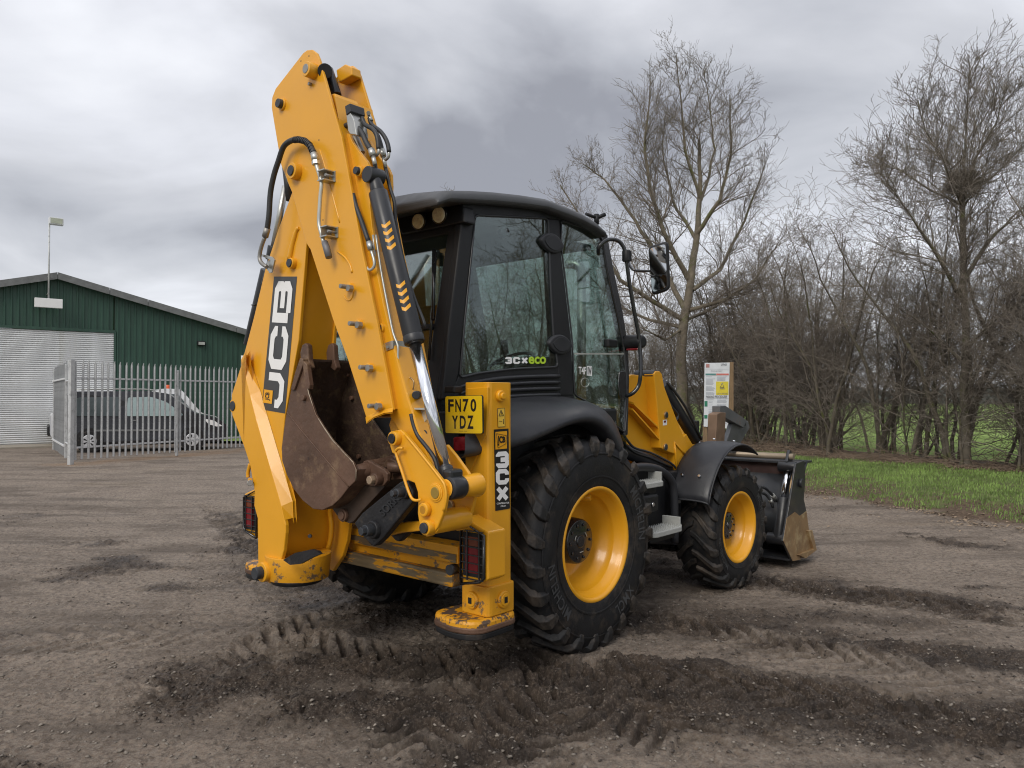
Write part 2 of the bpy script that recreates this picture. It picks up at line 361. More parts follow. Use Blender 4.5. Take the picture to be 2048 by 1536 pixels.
# lower dark opening and floor of the kingpost
b = MB(); p0 = PY(600, 1132, -1.5); b.cyl(PY(594, 1154, -1.52), PY(594, 1163, -1.52), .165, .15, 32); b.build('swing_pivot', CAST, boom, .004)
b = MB(); b.cyl(PY(597, 1106, -1.5), PY(597, 1154, -1.5), .20, .185, 40); b.build('kingpost_ring', YELD, boom, .004)
b = MB()
dk = [(566, 1120), (590, 1106), (622, 1099), (634, 1102), (640, 1108), (622, 1116), (600, 1128), (580, 1130)]
b.ext(LY(dk, -1.712), (0, .02, 0)); b.build('drain_slot', CAST, boom)
b = MB(); b.cyl(PY(621, 1072, -1.44), PY(619, 1072, -1.48), .011, n=12); b.build('grease_hole', PIN, boom)

def boss(px, py, y0, ln, r_out, r_pin, parent, m=YEL, pm=PIN, name='pivot_pin', proud=.008):
    """pin boss standing out towards the rear by ln; px,py = centre of its outer face"""
    c = PY(px, py, y0 - ln); b = MB(); b.cyl((c.x, y0 + .005, c.z), (c.x, y0 - ln, c.z), r_out * 1.06, r_out, 26); b.build('boss', m, parent, .003)
    b = MB(); b.cyl((c.x, y0 - ln + .01, c.z), (c.x, y0 - ln - proud, c.z), r_pin, r_pin * .96, 22); b.build(name, pm, parent, .002)
boss(582, 341, YB - .03, .05, .047, .031, boom)
boss(579, 526, YB, .03, .032, .026, boom)
boss(466, 812, YB, .05, .046, .033, boom)
boss(522, 1145, YBL, .045, .058, .038, boom, proud=.045)
b = MB(); b.tube([PY(x, y, YB - .003) for x, y in [(579, 520), (585, 490), (593, 462), (598, 456)]], [.018, .016, .013, .008], 8); b.build('stiffening_ridge', YEL, boom)
b = MB(); b.ext(LY([(548, 553), (594, 553), (570, 827), (523, 819)], YB - .0015), (0, .001, 0)); b.build('logo_panel', DKG, boom)
PB = [PY(570, 827, YB), PY(594, 553, YB), PY(548, 553, YB), PY(523, 819, YB)]   # BL BR TR TL of the lettering field (reads upwards)
b = MB()
for ch, (u0, u1) in zip('JCB', ((.03, .29), (.315, .635), (.66, .97))):
    h0, h1 = (.12, .88)
    block_letter(b, ch, [bil(PB, u0, h0), bil(PB, u1, h0), bil(PB, u1, h1), bil(PB, u0, h1)], .0035, .118, .122)
b.build('logo_lettering', WHT, boom, fix=False)
q = [bil(PB, .055, .56), bil(PB, .155, .56), bil(PB, .155, .94), bil(PB, .055, .94)]
b = MB(); b.ext([p + Vector((0, -.0045, 0)) for p in q], (0, .001, 0)); b.build('small_yellow_badge', DYL, boom)
b = MB(); text_on(b, 'JCB', [bil(q, .22, .2), bil(q, .82, .2), bil(q, .82, .8), bil(q, .22, .8)], .0062, .03); b.build('badge_lettering', DBK, boom, fix=False)

# ---- dipper ---------------------------------------------------------------------------
YD = -1.655
dip_px = [(622, 99)] + [(543, 200), (546, 236), (562, 330), (584, 385), (613, 487), (621, 500), (666, 640), (696, 721), (733, 838), (786, 820), (755, 650), (724, 500), (695, 340), (683, 275), (644, 140), (637, 116)]
top = [(606, 106), (614, 100), (624, 99), (633, 106), (638, 118)]
dip_px = top + [(650, 160), (683, 275), (695, 340), (724, 500), (755, 650), (786, 820), (733, 838), (696, 721), (666, 640), (621, 500), (613, 487), (584, 385), (562, 330),
                (547, 240), (543, 215), (544, 195), (551, 177)]
D0 = LY(dip_px, YD); b = MB(); b.ext(D0, (0, .018, 0)); dip = b.build('dipper_arm', YEL, BH, .004)
farp = [p + Vector((0, .29, 0)) for p in D0]
b = MB(); b.ext(farp, (0, .018, 0)); b.build('far_side_plate', YEL, dip, .004)
webp = LY([(668, 190), (683, 275), (695, 340), (724, 500), (755, 650), (785, 818)], YD)
b = MB(); A = [p + Vector((-.012, .012, 0)) for p in webp]; b.sheet(A, [p + Vector((0, .27, 0)) for p in A], False); b.build('front_web', YEL, dip)
webp = LY([(745, 833), (733, 836), (696, 721), (666, 640), (621, 500), (613, 487)], YD)
b = MB(); A = [p + Vector((.02, .012, 0)) for p in webp]; b.sheet(A, [p + Vector((0, .27, 0)) for p in A], False); b.build('rear_web', YEL, dip)
# flared lip at its end
A = LY([(731, 834), (745, 827), (765, 820), (786, 815)], YD - .004); B = LY([(733, 845), (748, 834), (768, 826), (785, 824)], YD - .05)
b = MB(); b.sheet(A, B); b.sheet([p + Vector((0, 0, -.006)) for p in A], [p + Vector((0, 0, -.006)) for p in B]); b.build('flared_lip', YEL, dip)
boss(611, 137, YD, .06, .043, .028, dip, pm=STEEL, proud=.003)
boss(562, 208, YD, .012, .036, .028, dip, proud=.025)
boss(619, 168, YD, .012, .008, .010, dip, pm=STEEL)
for x, y in ((690, 575), (708, 649), (729, 736), (747, 813)):
    boss(x + 5, y - 1, YD, .022, .024, .013, dip, pm=STEEL, name='adjuster_bolt', proud=.05)
    c = PY(x, y, YD - .07); b = MB(); b.cyl((c.x, YD - .025, c.z), (c.x, YD - .052, c.z), .019, n=6); b.build('lock_nut', STEEL, dip)
for x, y in ((693, 595), ):
    b = MB(); pts = []
    for k in range(13):
        t = R(-160 + k * 22); pts.append(PY(697 + 9 * math.cos(t), 585 - 16 * math.sin(t), YD - .001))
    b.tube(pts, .004, 6, 1); b.build('weld_bead', YEL, dip)
# raised pressed shoulder on the dipper
b = MB(); b.tube(LY([(675, 503), (690, 515), (700, 530), (704, 545)], YD - .001), .006, 8); b.tube(LY([(640, 300), (655, 350), (668, 400), (680, 445)], YD + .002), .006, 8); b.build('pressed_rib', YEL, dip)
for x, y in ((580+38, 112), (602, 122), (638, 280), (646, 440)):
    c = PY(x, y, YD); b = MB(); b.cyl((c.x, YD + .002, c.z), (c.x, YD - .001, c.z), .0045, n=8); b.build('small_hole', PIN, dip)
# hose clamps
for x, y in ((652, 352), (657, 464)):
    c = PY(x, y, YD - .04); b = MB()
    w = .034
    b.box((c.x - w, YD - .075, c.z + .024), (c.x + .03, YD, c.z + .030)); b.box((c.x - w, YD - .075, c.z - .030), (c.x + .03, YD, c.z - .024)); b.box((c.x + .012, YD - .006, c.z - .03), (c.x + .018 + .02, YD - .001, c.z + .03))
    b.box((c.x - w + .002, YD - .070, c.z - .024), (c.x - w + .008, YD - .002, c.z + .024))
    o = b.build('clamp_bracket', ZINC, dip); b = MB(); b.cyl((c.x + .02, YD - .004, c.z), (c.x + .02, YD - .06, c.z), .008, n=8); b.build('clamp_bolt', STEEL, dip)
# bracket cheeks carrying the dipper ram
ck = [(683, 272), (690, 265), (698, 268), (705, 284), (716, 300), (734, 323), (740, 337), (741, 360), (740, 413), (744, 454), (752, 500), (724, 500), (705, 386)]
for y0 in (-1.60, -1.455):
    b = MB(); p = [q + Vector((0, y0 + 1.60, 0)) for q in LY(ck, -1.60)]; b.ext(p, (0, .02, 0)); b.build('ram_bracket', YEL, dip, .004)
boss(716, 342, -1.60, .02, .030, .022, dip, proud=.02)
b = MB(); b.ext(LY([(655, 190), (668, 186), (676, 205), (690, 275), (694, 300), (683, 300)], -1.61), (0, .17, 0)); b.build('arm_head_casting', YEL, dip, .008)
b = MB(); b.cyl(PY(655, 140, -1.52), PY(672, 192, -1.52), .034, n=20); b.cyl(PY(650, 142, -1.64), PY(652, 142, -1.40), .042, n=20); b.build('crowd_ram_end', BLKR, dip, .003)
b = MB(); b.ext(LY([(672, 140), (690, 128), (703, 134), (704, 150), (690, 158), (676, 165)], -1.44), (0, .07, 0)); b.build('far_boss_block', YEL, dip, .006)

# ---- extending inner dipper -------------------------------------------------------------
YI = -1.61
ar = [(720, 505), (745, 650), (780, 835), (800, 866), (840, 940), (866, 1000), (884, 985), (862, 925), (838, 865), (814, 790), (790, 700), (768, 610), (746, 500)]
b = MB(); b.ext(LY(ar, YI), (0, .11, 0)); xd = b.build('extending_dipper', YEL, BH, .008)
b = MB(); b.ext(LY([(790, 835), (786, 822), (778, 850), (786, 878), (800, 866)], YI + .03), (0, .1, 0)); b.build('slide_end', YELW, xd, .003)
b = MB(); b.ext(LY([(770, 686), (785, 681), (785, 697), (772, 702)], YI - .006), (0, .004, 0)); q = [PY(785, 681, YI - .006), PY(785, 697, YI - .006)]; b.ext([q[0], q[1], q[1] + Vector((.005, .16, 0)), q[0] + Vector((.005, .16, 0))], (.003, 0, 0)); b.build('tube_strap', ZINC, xd)
b = MB(); b.cyl(PY(775, 694, YI - .006), PY(775, 694, YI - .014), .008, n=8); b.build('strap_bolt', STEEL, xd)
boss(758, 657, YI, .015, .030, .022, xd, proud=.01)
b = MB(); b.ext(LY([(822, 818), (853, 818), (855, 838), (845, 848), (838, 846), (824, 828)], YI + .06), (0, .006, 0)); b.build('small_plate', TUBE, xd, .002)
b = MB(); b.ext(LY([(820, 815), (852, 817), (852, 820), (820, 819)], YI + .02), (0, .045, 0)); b.build('plate_lip', TUBE, xd, .001)
b = MB(); b.cyl(PY(844, 842, YI + .06), PY(844, 842, YI + .052), .008, n=8); b.build('plate_bolt', PIN, xd)
b = MB(); b.cyl(PY(848, 866, YI + .04), PY(848, 866, YI + .038), .016, n=14); b.build('lightening_hole', PIN, xd)
b = MB(); b.tube(LY([(821, 755), (812, 762), (810, 772), (818, 783), (824, 792), (822, 800), (824, 810), (832, 818)], YI + .05), .0035, 6); b.tube(LY([(821, 755), (827, 762), (827, 775), (823, 787), (829, 797), (836, 790)], YI + .05), .0035, 6); b.build('spring_clip', BRONZE, xd)
b = MB(); b.cyl(PY(836, 790, YI + .08), PY(832, 790, YI + .02), .022, n=16); b.build('lock_pin', BLKR, xd, .003)
boss(784, 877, YI - .04, .05, .036, .026, xd, pm=CAST)

# ---- dipper ram -------------------------------------------------------------------------
YR = -1.585
ra, rb = PY(756, 385, YR), PY(829, 684, YR); rc = PY(893, 945, YR)
b = MB(); b.cyl(ra, rb, .052, n=36); b.cyl(rb, rb + (rb - ra).normalized() * .012, .046, n=36); ram = b.build('dipper_ram', BLKR, BH, .006)
b = MB(); b.cyl(rb - (rb - ra) * .04, rb + (rb - ra).normalized() * .006, .0545, n=36); b.build('gland_ring', BLKR, ram, .003)
b = MB(); b.cyl(rb, rc, .0315, n=30); b.build('chrome_rod', CHR, ram)
b = MB(); dv = (rc - rb).normalized(); b.cyl(rc - dv * .03, rc + dv * .06, .036, .042, 24); b.build('rod_neck', BLKR, ram, .004)
e0 = PY(909, 975, YR); b = MB(); b.cyl(e0 + Vector((0, -.05, 0)), e0 + Vector((0, .05, 0)), .058, n=28); b.box((e0.x - .045, e0.y - .045, e0.z), (e0.x + .02, e0.y + .045, e0.z + .09)); b.build('rod_eye', BLKR, ram, .014)
b = MB(); tp = PY(748, 352, YR); b.cyl(tp + Vector((0, -.05, 0)), tp + Vector((0, .05, 0)), .045, n=24); b.cyl(tp, ra, .032, .040, 24); b.build('ram_clevis', BLKR, ram, .004)
# yellow chevrons wrapped round the barrel
ax = (rb - ra).normalized(); side = ax.cross(Vector((0, 1, 0))).normalized()
def wrap(t0, dt, a0, a1, sk):
    A, B = [], []
    for k in range(7):
        a = a0 + (a1 - a0) * k / 6; d = (side * math.sin(a) + Vector((0, -1, 0)) * math.cos(a)).normalized()
        skk = -sk * abs(k / 6 - .35); c = ra + ax * (t0 + skk); A.append(c + d * .0527); B.append(c + ax * dt + d * .0527)
    return A, B
LB = (rb - ra).length
sgn = 1 if side.x > 0 else -1
for g in (.30, .70):
    for k in range(4):
        ch = MB(); A_, B_ = wrap(LB * g - .04 + k * .043 * 1.0, .020, sgn * R(20), sgn * R(75), .035); ch.sheet(A_, B_); ch.build('chevron_mark', DYL, ram)

# ---- link plates at the end of the dipper ------------------------------------------------
lk_px = [(780, 880), (787, 862), (800, 859), (811, 869), (845, 911), (882, 958), (890, 972), (893, 995), (888, 1022), (875, 1055), (863, 1071), (853, 1074), (844, 1066), (838, 1046),
         (835, 1026), (836, 1002), (835, 984), (829, 966), (817, 961), (808, 962), (804, 938), (796, 911), (784, 906), (780, 893)]
YK = -1.665
LKP = LY(lk_px, YK)
b = MB(); b.ext(LKP, (0, .022, 0)); lk = b.build('link_plate', YEL, BH, .005)
b = MB(); b.tube([p + Vector((0, -.002, 0)) for p in LKP[3:9]], .007, 6); b.build('edge_rim', YEL, lk)
far_lk = LY([(893, 889), (912, 912), (935, 944), (948, 965), (951, 980), (949, 996), (939, 1035), (926, 1060), (912, 1062), (900, 1040), (890, 1000), (880, 960), (870, 900)], -1.43)
b = MB(); b.ext(far_lk, (0, .022, 0)); lk2 = b.build('link_plate', YEL, BH, .005)
b = MB(); b.cyl(PY(862, 1045, YK + .01), PY(862, 1045, YK + .01) + Vector((0, .235, 0)), .058, n=30); b.build('cross_tube', YEL, lk, .003)
b = MB(); c = PY(872, 985, YK); b.cyl(c, c + Vector((0, -.006, 0)), .047, n=30); b.cyl(c, c + Vector((0, -.010, 0)), .040, n=30); b.build('cap_ring', YEL, lk, .003)
b = MB(); b.cyl(c + Vector((.004, 0, 0)), c + Vector((.004, -.014, 0)), .028, n=24); b.build('pin_end', mat('greasy_pin', (.36, .24, .05), .4, .3), lk, .002)
e1 = PY(893, 984, YK); b = MB(); b.cyl((e0.x - .005, YK + .02, e0.z), (e0.x - .005, e0.y - .05, e0.z), .045, n=26); b.cyl((e0.x, e0.y + .05, e0.z), (e0.x, -1.42, e0.z), .05, .062, 26); b.build('spacer_boss', YEL, lk, .006)
c = PY(845, 1020, YK - .03); b = MB(); b.cyl((c.x, YK, c.z), (c.x, YK - .03, c.z), .034, n=26); b.build('hollow_boss', YEL, lk, .006); b = MB(); b.cyl((c.x, YK - .02, c.z), (c.x, YK - .0305, c.z), .020, n=20); b.build('boss_bore', mat('shaded_bore', (.45, .2, .01), .5), lk)
boss(849, 1056, YK, .035, .036, .027, lk, proud=.012)
c = PY(903, 1010, -1.43); b = MB(); b.cyl(c, c + Vector((0, -.02, 0)), .026, n=20); b.build('bronze_bush', BRONZE, lk2, .004)
b = MB(); b.tube(LY([(806, 897), (799, 896), (793, 900), (792, 907), (803, 940), (812, 968), (820, 990), (826, 999), (834, 1001), (843, 999)], YK - .03), .0075, 8); b.build('wire_guard', YEL, lk)
b = MB(); b.ext(LY([(762, 1055), (800, 1046), (842, 1042), (842, 1062), (800, 1066), (768, 1074)], -1.52), (0, .09, 0)); b.build('tipping_lever', YEL, BH, .008)

# ---- black tipping link with raised maker's letters ---------------------------------------
bl_px = [(797, 966), (806, 961), (816, 963), (826, 985), (824, 1005), (764, 1078), (748, 1093), (741, 1090), (734, 1082), (722, 1070), (708, 1047), (724, 1026)]
b = MB(); b.ext(LY(bl_px, -1.63), (0, .05, 0)); tl = b.build('tipping_link', CAST, BH, .008)
b = MB(); b.ext([p + Vector((0, .17, 0)) for p in LY(bl_px, -1.63)], (0, .04, 0)); b.build('far_link_bar', CAST, tl, .008)
for x, y, r_ in ((741, 1060, .046), (803, 985, .034)):
    c = PY(x, y, -1.66); b = MB(); b.cyl((c.x, -1.62, c.z), (c.x, -1.655, c.z), r_ * 1.15, r_, 24); b.build('pin_collar', CAST, tl, .004)
    b = MB(); b.cyl((c.x, -1.65, c.z), (c.x, -1.70, c.z), r_ * .68, n=24); b.build('pin_boss', PIN, tl, .003)
    b = MB(); b.cyl((c.x, -1.695, c.z), (c.x, -1.725, c.z), r_ * .5, n=6); b.build('hex_head', PIN, tl, .002)
q = [PY(768, 1034, -1.63), PY(802, 998, -1.63), PY(791, 987, -1.63), PY(757, 1022, -1.63)]
b = MB(); text_on(b, 'SORK', q, .006, .015); o = b.build('raised_lettering', BLKR, tl, fix=False); md = o.modifiers.new('s', 'SOLIDIFY'); md.thickness = .006
b = MB(); b.cyl(PY(815, 985, -1.60), PY(815, 985, -1.60) + Vector((0, .2, 0)), .055, n=26); b.build('roller_boss', BLKR, tl, .006)

# ---- brown link and ears of the digging bucket --------------------------------------------
YQ, YQF = -1.69, -1.32
bk_px = [(602, 717), (609, 735), (613, 765), (617, 787), (631, 829), (648, 856), (665, 881), (686, 904), (706, 925), (712, 940), (711, 962), (697, 975), (681, 996), (665, 1011), (645, 1020),
         (626, 1018), (605, 1001), (587, 978), (574, 951), (564, 922), (563, 895), (569, 847), (574, 821), (582, 780), (592, 748)]
BP = LY(bk_px, YQ); b = MB(); b.ext(BP, (0, .016, 0)); bk = b.build('digging_bucket', RUST, BH, .004)
FP = [p + Vector((0, YQF - YQ, 0)) for p in BP]
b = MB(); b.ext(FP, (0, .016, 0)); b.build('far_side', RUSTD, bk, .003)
sh = BP[9:] + [BP[0]]; sh_in = []
b = MB()
o1 = [p + Vector((0, .008, 0)) for p in sh]; o2 = [p + Vector((0, YQF - YQ + .006, 0)) for p in sh]
cen = sum(sh, Vector()) / len(sh)
i1 = [p + (cen - p).normalized() * .014 for p in o1]; i2 = [p + Vector((0, YQF - YQ - .002, 0)) for p in i1]
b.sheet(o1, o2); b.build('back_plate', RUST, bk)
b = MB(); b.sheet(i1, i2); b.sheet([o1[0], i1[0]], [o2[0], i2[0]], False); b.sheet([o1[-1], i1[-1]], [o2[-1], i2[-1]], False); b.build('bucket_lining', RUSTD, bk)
# weld line on the side, cutter bar, wear strip, teeth, bolts
b = MB(); b.tube(LY([(574, 824), (600, 858), (640, 905), (697, 973)], YQ - .001), .0035, 6, 1); b.build('side_weld', RUST, bk)
b = MB(); b.ext(LY([(600, 716), (606, 718), (606, 728), (588, 780), (581, 780), (590, 745)], YQ - .014), (0, .04, 0)); b.build('wear_strip', RUST, bk, .003)
b = MB(); b.ext(LY([(601, 716), (613, 728), (619, 770), (618, 779), (612, 776), (606, 738)], YQ - .012), (0, .03, 0)); b.build('side_cutter', RUST, bk, .004)
def tooth(px, y0):
    b = MB(); pts = [(px - 5, 690), (px + 1, 686), (px + 6, 690), (px + 8, 720), (px + 12, 735), (px + 8, 742), (px - 1, 735), (px - 8, 722), (px - 9, 705)]
    b.ext([PY(x, y, y0) for x, y in pts], (0, .035, 0)); b.build('tooth', RUST, bk, .006)
tooth(609, -1.67); tooth(661, -1.475)
t_ = PY(712, 700, YQ)
for x, y, yy in ((604, 796, YQ), (578 + 0, 0, 0),):
    if y: b = MB(); c = PY(x, y, yy - .02); b.cyl((c.x, yy, c.z), (c.x, yy - .02, c.z), .017, n=12); b.build('side_bolt', RUST, bk, .003)
c = PY(617, 917, YQ); b = MB(); b.cyl(c, c + Vector((0, -.001, 0)), .009, n=10); b.build('small_hole', RUSTD, bk)
for x, y in ((706, 796), (720, 913), (660, 743), (660, 738 + 10), (697, 750)):
    b = MB(); c = PY(x, y, YQF); b.cyl(c, c + Vector((0, -.02, 0)), .014, n=10); b.build('inner_bolt', RUST, bk, .002)
b = MB(); b.tube([p + Vector((0, .002, 0)) for p in BP[1:11]], .0045, 6, 1); b.build('worn_edge', mat('scraped_steel', (.30, .24, .18), .4, .5, var=.4, vscale=14, col2=(.12, .07, .045), c2scale=9, c2lo=.45, c2hi=.6), bk)
# ears + tube + lower link
ear = [(711, 929), (723, 929), (727, 922), (735, 920), (747, 927), (769, 939), (775, 947), (774, 962), (766, 972), (749, 973), (713, 966)]
b = MB(); b.ext(LY(ear, -1.60), (0, .025, 0)); br = b.build('bucket_ear', RUST, BH, .006)
b = MB(); b.ext([p + Vector((0, .16, 0)) for p in LY(ear, -1.60)], (0, .025, 0)); b.build('far_ear', RUST, br, .006)
low = [(699, 974), (717, 968), (768, 968), (772, 960), (768, 975), (724, 1022), (708, 1042), (699, 1047), (688, 1043), (674, 1031), (662, 1014)]
b = MB(); b.ext(LY(low, -1.585), (0, .14, 0)); b.build('hinge_block', mat('dark_brown_steel', (.055, .036, .026), .5, .25, var=.3), br, .006)
b = MB(); b.cyl(PY(707, 948, -1.66), PY(738, 940, -1.58), .045, n=22); b.build('hinge_tube', RUST, br, .004)
c = PY(742, 960, -1.66); b = MB(); b.cyl((c.x, -1.60, c.z), (c.x, -1.645, c.z), .034, n=18); b.build('bolt_collar', RUST, br, .004)
b = MB(); b.cyl((c.x, -1.64, c.z), (c.x, -1.675, c.z), .024, n=8); b.build('hinge_bolt', mat('bright_worn_bolt', (.34, .25, .17), .5, .4), br, .004)
c = PY(682, 1031, -1.61); b = MB(); b.cyl((c.x, -1.58, c.z), (c.x, -1.605, c.z), .036, n=22); b.cyl((c.x, -1.60, c.z), (c.x, -1.615, c.z), .026, n=22); b.build('hinge_pin', RUST, br, .004)
b = MB(); b.tube(LY([(735, 930), (770, 925), (800, 915)], -1.36), .03, 12); b.cyl(PY(775, 935, -1.5), PY(815, 935, -1.42), .03); b.build('cross_member', RUST, br)

# ---- hoses and pipes ------------------------------------------------------------------------
YH = YD - .055
def hose(pts, y, r, m=HOSE, name='hydraulic_hose', **k):
    b = MB(); b.tube([PY(p[0], p[1], p[2] if len(p) > 2 else y) for p in pts], r, **k); return b.build(name, m, BH)
h = hose([(628, 306), (620, 291), (610, 282), (597, 279), (581, 282), (567, 294), (557, 322), (548, 350), (541, 385), (538, 430), (534, 460)], YH, .0165, sub=4)
b = MB()
pp = [PY(x, y, YH) for x, y in [(629, 312), (620, 291), (610, 282), (597, 279), (588, 280)]]
for i in range(4):
    for k in range(4):
        p = pp[i].lerp(pp[i + 1], k / 4); q2 = pp[i].lerp(pp[i + 1], k / 4 + .12); b.cyl(p, q2, .0195, n=14)
b.build('spiral_guard', HOSE, h)
b = MB(); b.cyl(PY(628, 307, YH), PY(631, 322, YH), .021, n=16); b.cyl(PY(631, 322, YH), PY(632, 329, YH), .023, n=6); b.build('hose_ferrule', ZINC, h)
b = MB(); b.cyl(PY(535, 456, YH), PY(530, 474, YH), .020, n=16); b.build('hose_ferrule', STEEL, h)
hose([(632, 328), (638, 347), (643, 367), (641, 390), (639, 420), (638, 445), (642, 465), (648, 486)], YH, .011, TUBE, 'steel_pipe')
o = hose([(649, 484), (653, 496), (658, 515)], YH, [.018, .020, .021, .019], mat('grey_fitting', (.17, .17, .18), .55, .4, var=.2), 'pipe_end_fitting', sub=1)
hose([(530, 474), (523, 493), (519, 514), (523, 526), (534, 534)], YH, .0125, STEEL, 'steel_elbow')
b = MB(); b.ext(LY([(520, 507), (545, 514), (549, 520), (543, 545), (538, 546), (536, 538), (541, 520), (520, 511)], YH + .02), (0, .01, 0)); b.ext(LY([(534, 523), (544, 517), (546, 528), (540, 545), (534, 540)], YH + .04), (0, .012, 0)); b.build('hose_bracket', ZINC, BH, .001)
# boom ram behind the boom's left edge
b = MB(); b.cyl(PY(571, 372, -1.47), PY(546, 502, -1.47), .021, n=20); br2 = b.build('boom_ram', ZINC, BH)
b = MB(); b.cyl(PY(571, 322, -1.50), PY(580, 400, -1.50), .026, n=18); b.build('ram_hose', HOSE, br2)
b = MB(); b.cyl(PY(547, 492, -1.47), PY(542, 520, -1.47), .036, n=22); b.cyl(PY(542, 520, -1.47), PY(528, 570, -1.47), .022, n=18); b.cyl(PY(535, 540, -1.44), PY(500, 690, -1.44), .045, n=20); b.build('ram_gland', BLKR, br2, .003)
b = MB(); b.box(PY(510, 600, -1.53) + Vector((-.02, -.02, -.03)), PY(510, 620, -1.53) + Vector((.03, .02, .03))); b.build('edge_switch', PIN, BH, .004)
b = MB(); b.tube(LY([(500, 928), (496, 945), (496, 955)], -1.66), .012, 8); b.cyl(PY(500, 960, -1.69), PY(500, 960, -1.63), .014, n=8); b.build('transport_latch', YEL, BH, .002)
b = MB(); b.cyl(PY(500, 966, -1.70), PY(500, 966, -1.66), .020, n=8); b.build('latch_bolt', STEEL, BH, .003)
# valve block and its hoses
c = PY(705, 232, -1.55)
b = MB(); b.ext(LY([(692, 230), (700, 224), (708, 240), (713, 270), (700, 268), (696, 262)], -1.63), (0, .085, 0)); vb = b.build('valve_block', ZINC, BH, .004)
b = MB(); b.ext(LY([(689, 212), (700, 206), (702, 223), (692, 231)], -1.635), (0, .10, 0)); b.build('valve_cap', BLKR, vb, .005)
b = MB(); b.cyl(PY(704, 262, -1.54), PY(724, 306, -1.54), .026, .018, 18); b.build('solenoid', STEEL, vb, .003)
b = MB()
for x, y in ((720, 225), (737, 228)): b.cyl(PY(x, y, -1.52), PY(x + 6, y + 14, -1.52), .010, n=10); b.cyl(PY(x, y - 2, -1.54), PY(x, y - 2, -1.49), .012, n=8)
b.build('hose_union', ZINC, vb)
hose([(683, 264), (687, 255), (699, 249), (713, 254), (724, 266), (733, 286), (741, 299)], -1.60, .015)
hose([(742, 299), (746, 312)], -1.60, .019, ZINC, 'hose_ferrule', sub=1)
hose([(746, 312), (750, 330)], -1.60, .012, ZINC, 'pipe_union', sub=1)
hose([(750, 330), (753, 350), (757, 368)], -1.58, .012)
hose([(724, 235), (730, 249), (745, 258), (753, 270), (756, 285), (757, 298)], -1.57, .0125)
hose([(757, 297), (757, 305), (752, 312)], -1.57, .008, ZINC, 'pipe_union')
hose([(739, 236), (744, 250), (760, 262), (770, 275), (776, 290), (778, 304)], -1.52, .0125)
hose([(778, 304), (777, 314), (771, 320)], -1.52, .008, ZINC, 'pipe_union')
hose([(745, 256), (756, 272), (762, 290), (764, 300)], -1.50, .012)
hose([(764, 299), (767, 313)], -1.50, .017, ZINC, 'hose_ferrule', sub=1)
hose([(767, 313), (771, 336)], -1.50, .011, ZINC, 'pipe_union', sub=1)
hose([(771, 336), (779, 372), (789, 405), (791, 440), (806, 520), (826, 590), (846, 640), (848, 652), (842, 658)], -1.50, .010)
hose([(706, 388), (712, 412), (724, 445), (738, 486)], -1.64, .013)
hose([(738, 484), (742, 500)], -1.64, .017, ZINC, 'hose_ferrule', sub=1)
hose([(742, 500), (748, 520), (748, 533), (740, 540), (732, 532), (722, 500)], -1.64, .008, TUBE, 'steel_pipe')
hose([(752, 470), (762, 540), (775, 610), (786, 665), (796, 692), (796, 715), (801, 745), (815, 800), (822, 830)], -1.60, .0058, TUBE, 'steel_pipe')
hose([(822, 828), (827, 850), (836, 872), (850, 890), (868, 915), (876, 940), (879, 952)], -1.61, .0105)
hose([(746, 470), (752, 530), (764, 590)], -1.60, .006, TUBE, 'steel_pipe')

# ---- rear frame ----------------------------------------------------------------------------
YF = -1.12
b = MB(); b.box((-1.0, YF - .03, .735), (.97, YF + .10, .835)); rf = b.build('rear_frame', YELD, BH, .006)
b = MB(); b.box((-1.0, YF - .036, .742), (.96, YF - .031, .79)); b.build('upper_wear_strip', WORN, rf)
b = MB(); b.box((-1.0, YF + .01, .68), (.97, YF + .08, .735)); b.build('slide_recess', YELD, rf)
b = MB(); b.box((-1.0, YF - .045, .60), (.94, YF + .09, .68)); b.build('lower_rail', WORN, rf, .012)
b = MB(); b.box((-1.0, YF + .12, .64), (.97, YF + .16, 1.30)); b.build('back_panel', BLK, rf)
b = MB(); b.box((-1.0, YF - .03, 1.40), (.97, YF + .10, 1.50)); b.build('top_rail', YEL, rf, .006)
b = MB(); b.cyl((.92, YF - .05, .70), (.92, YF + .0, .70), .03, n=14); b.build('rail_bolt', PIN, rf)

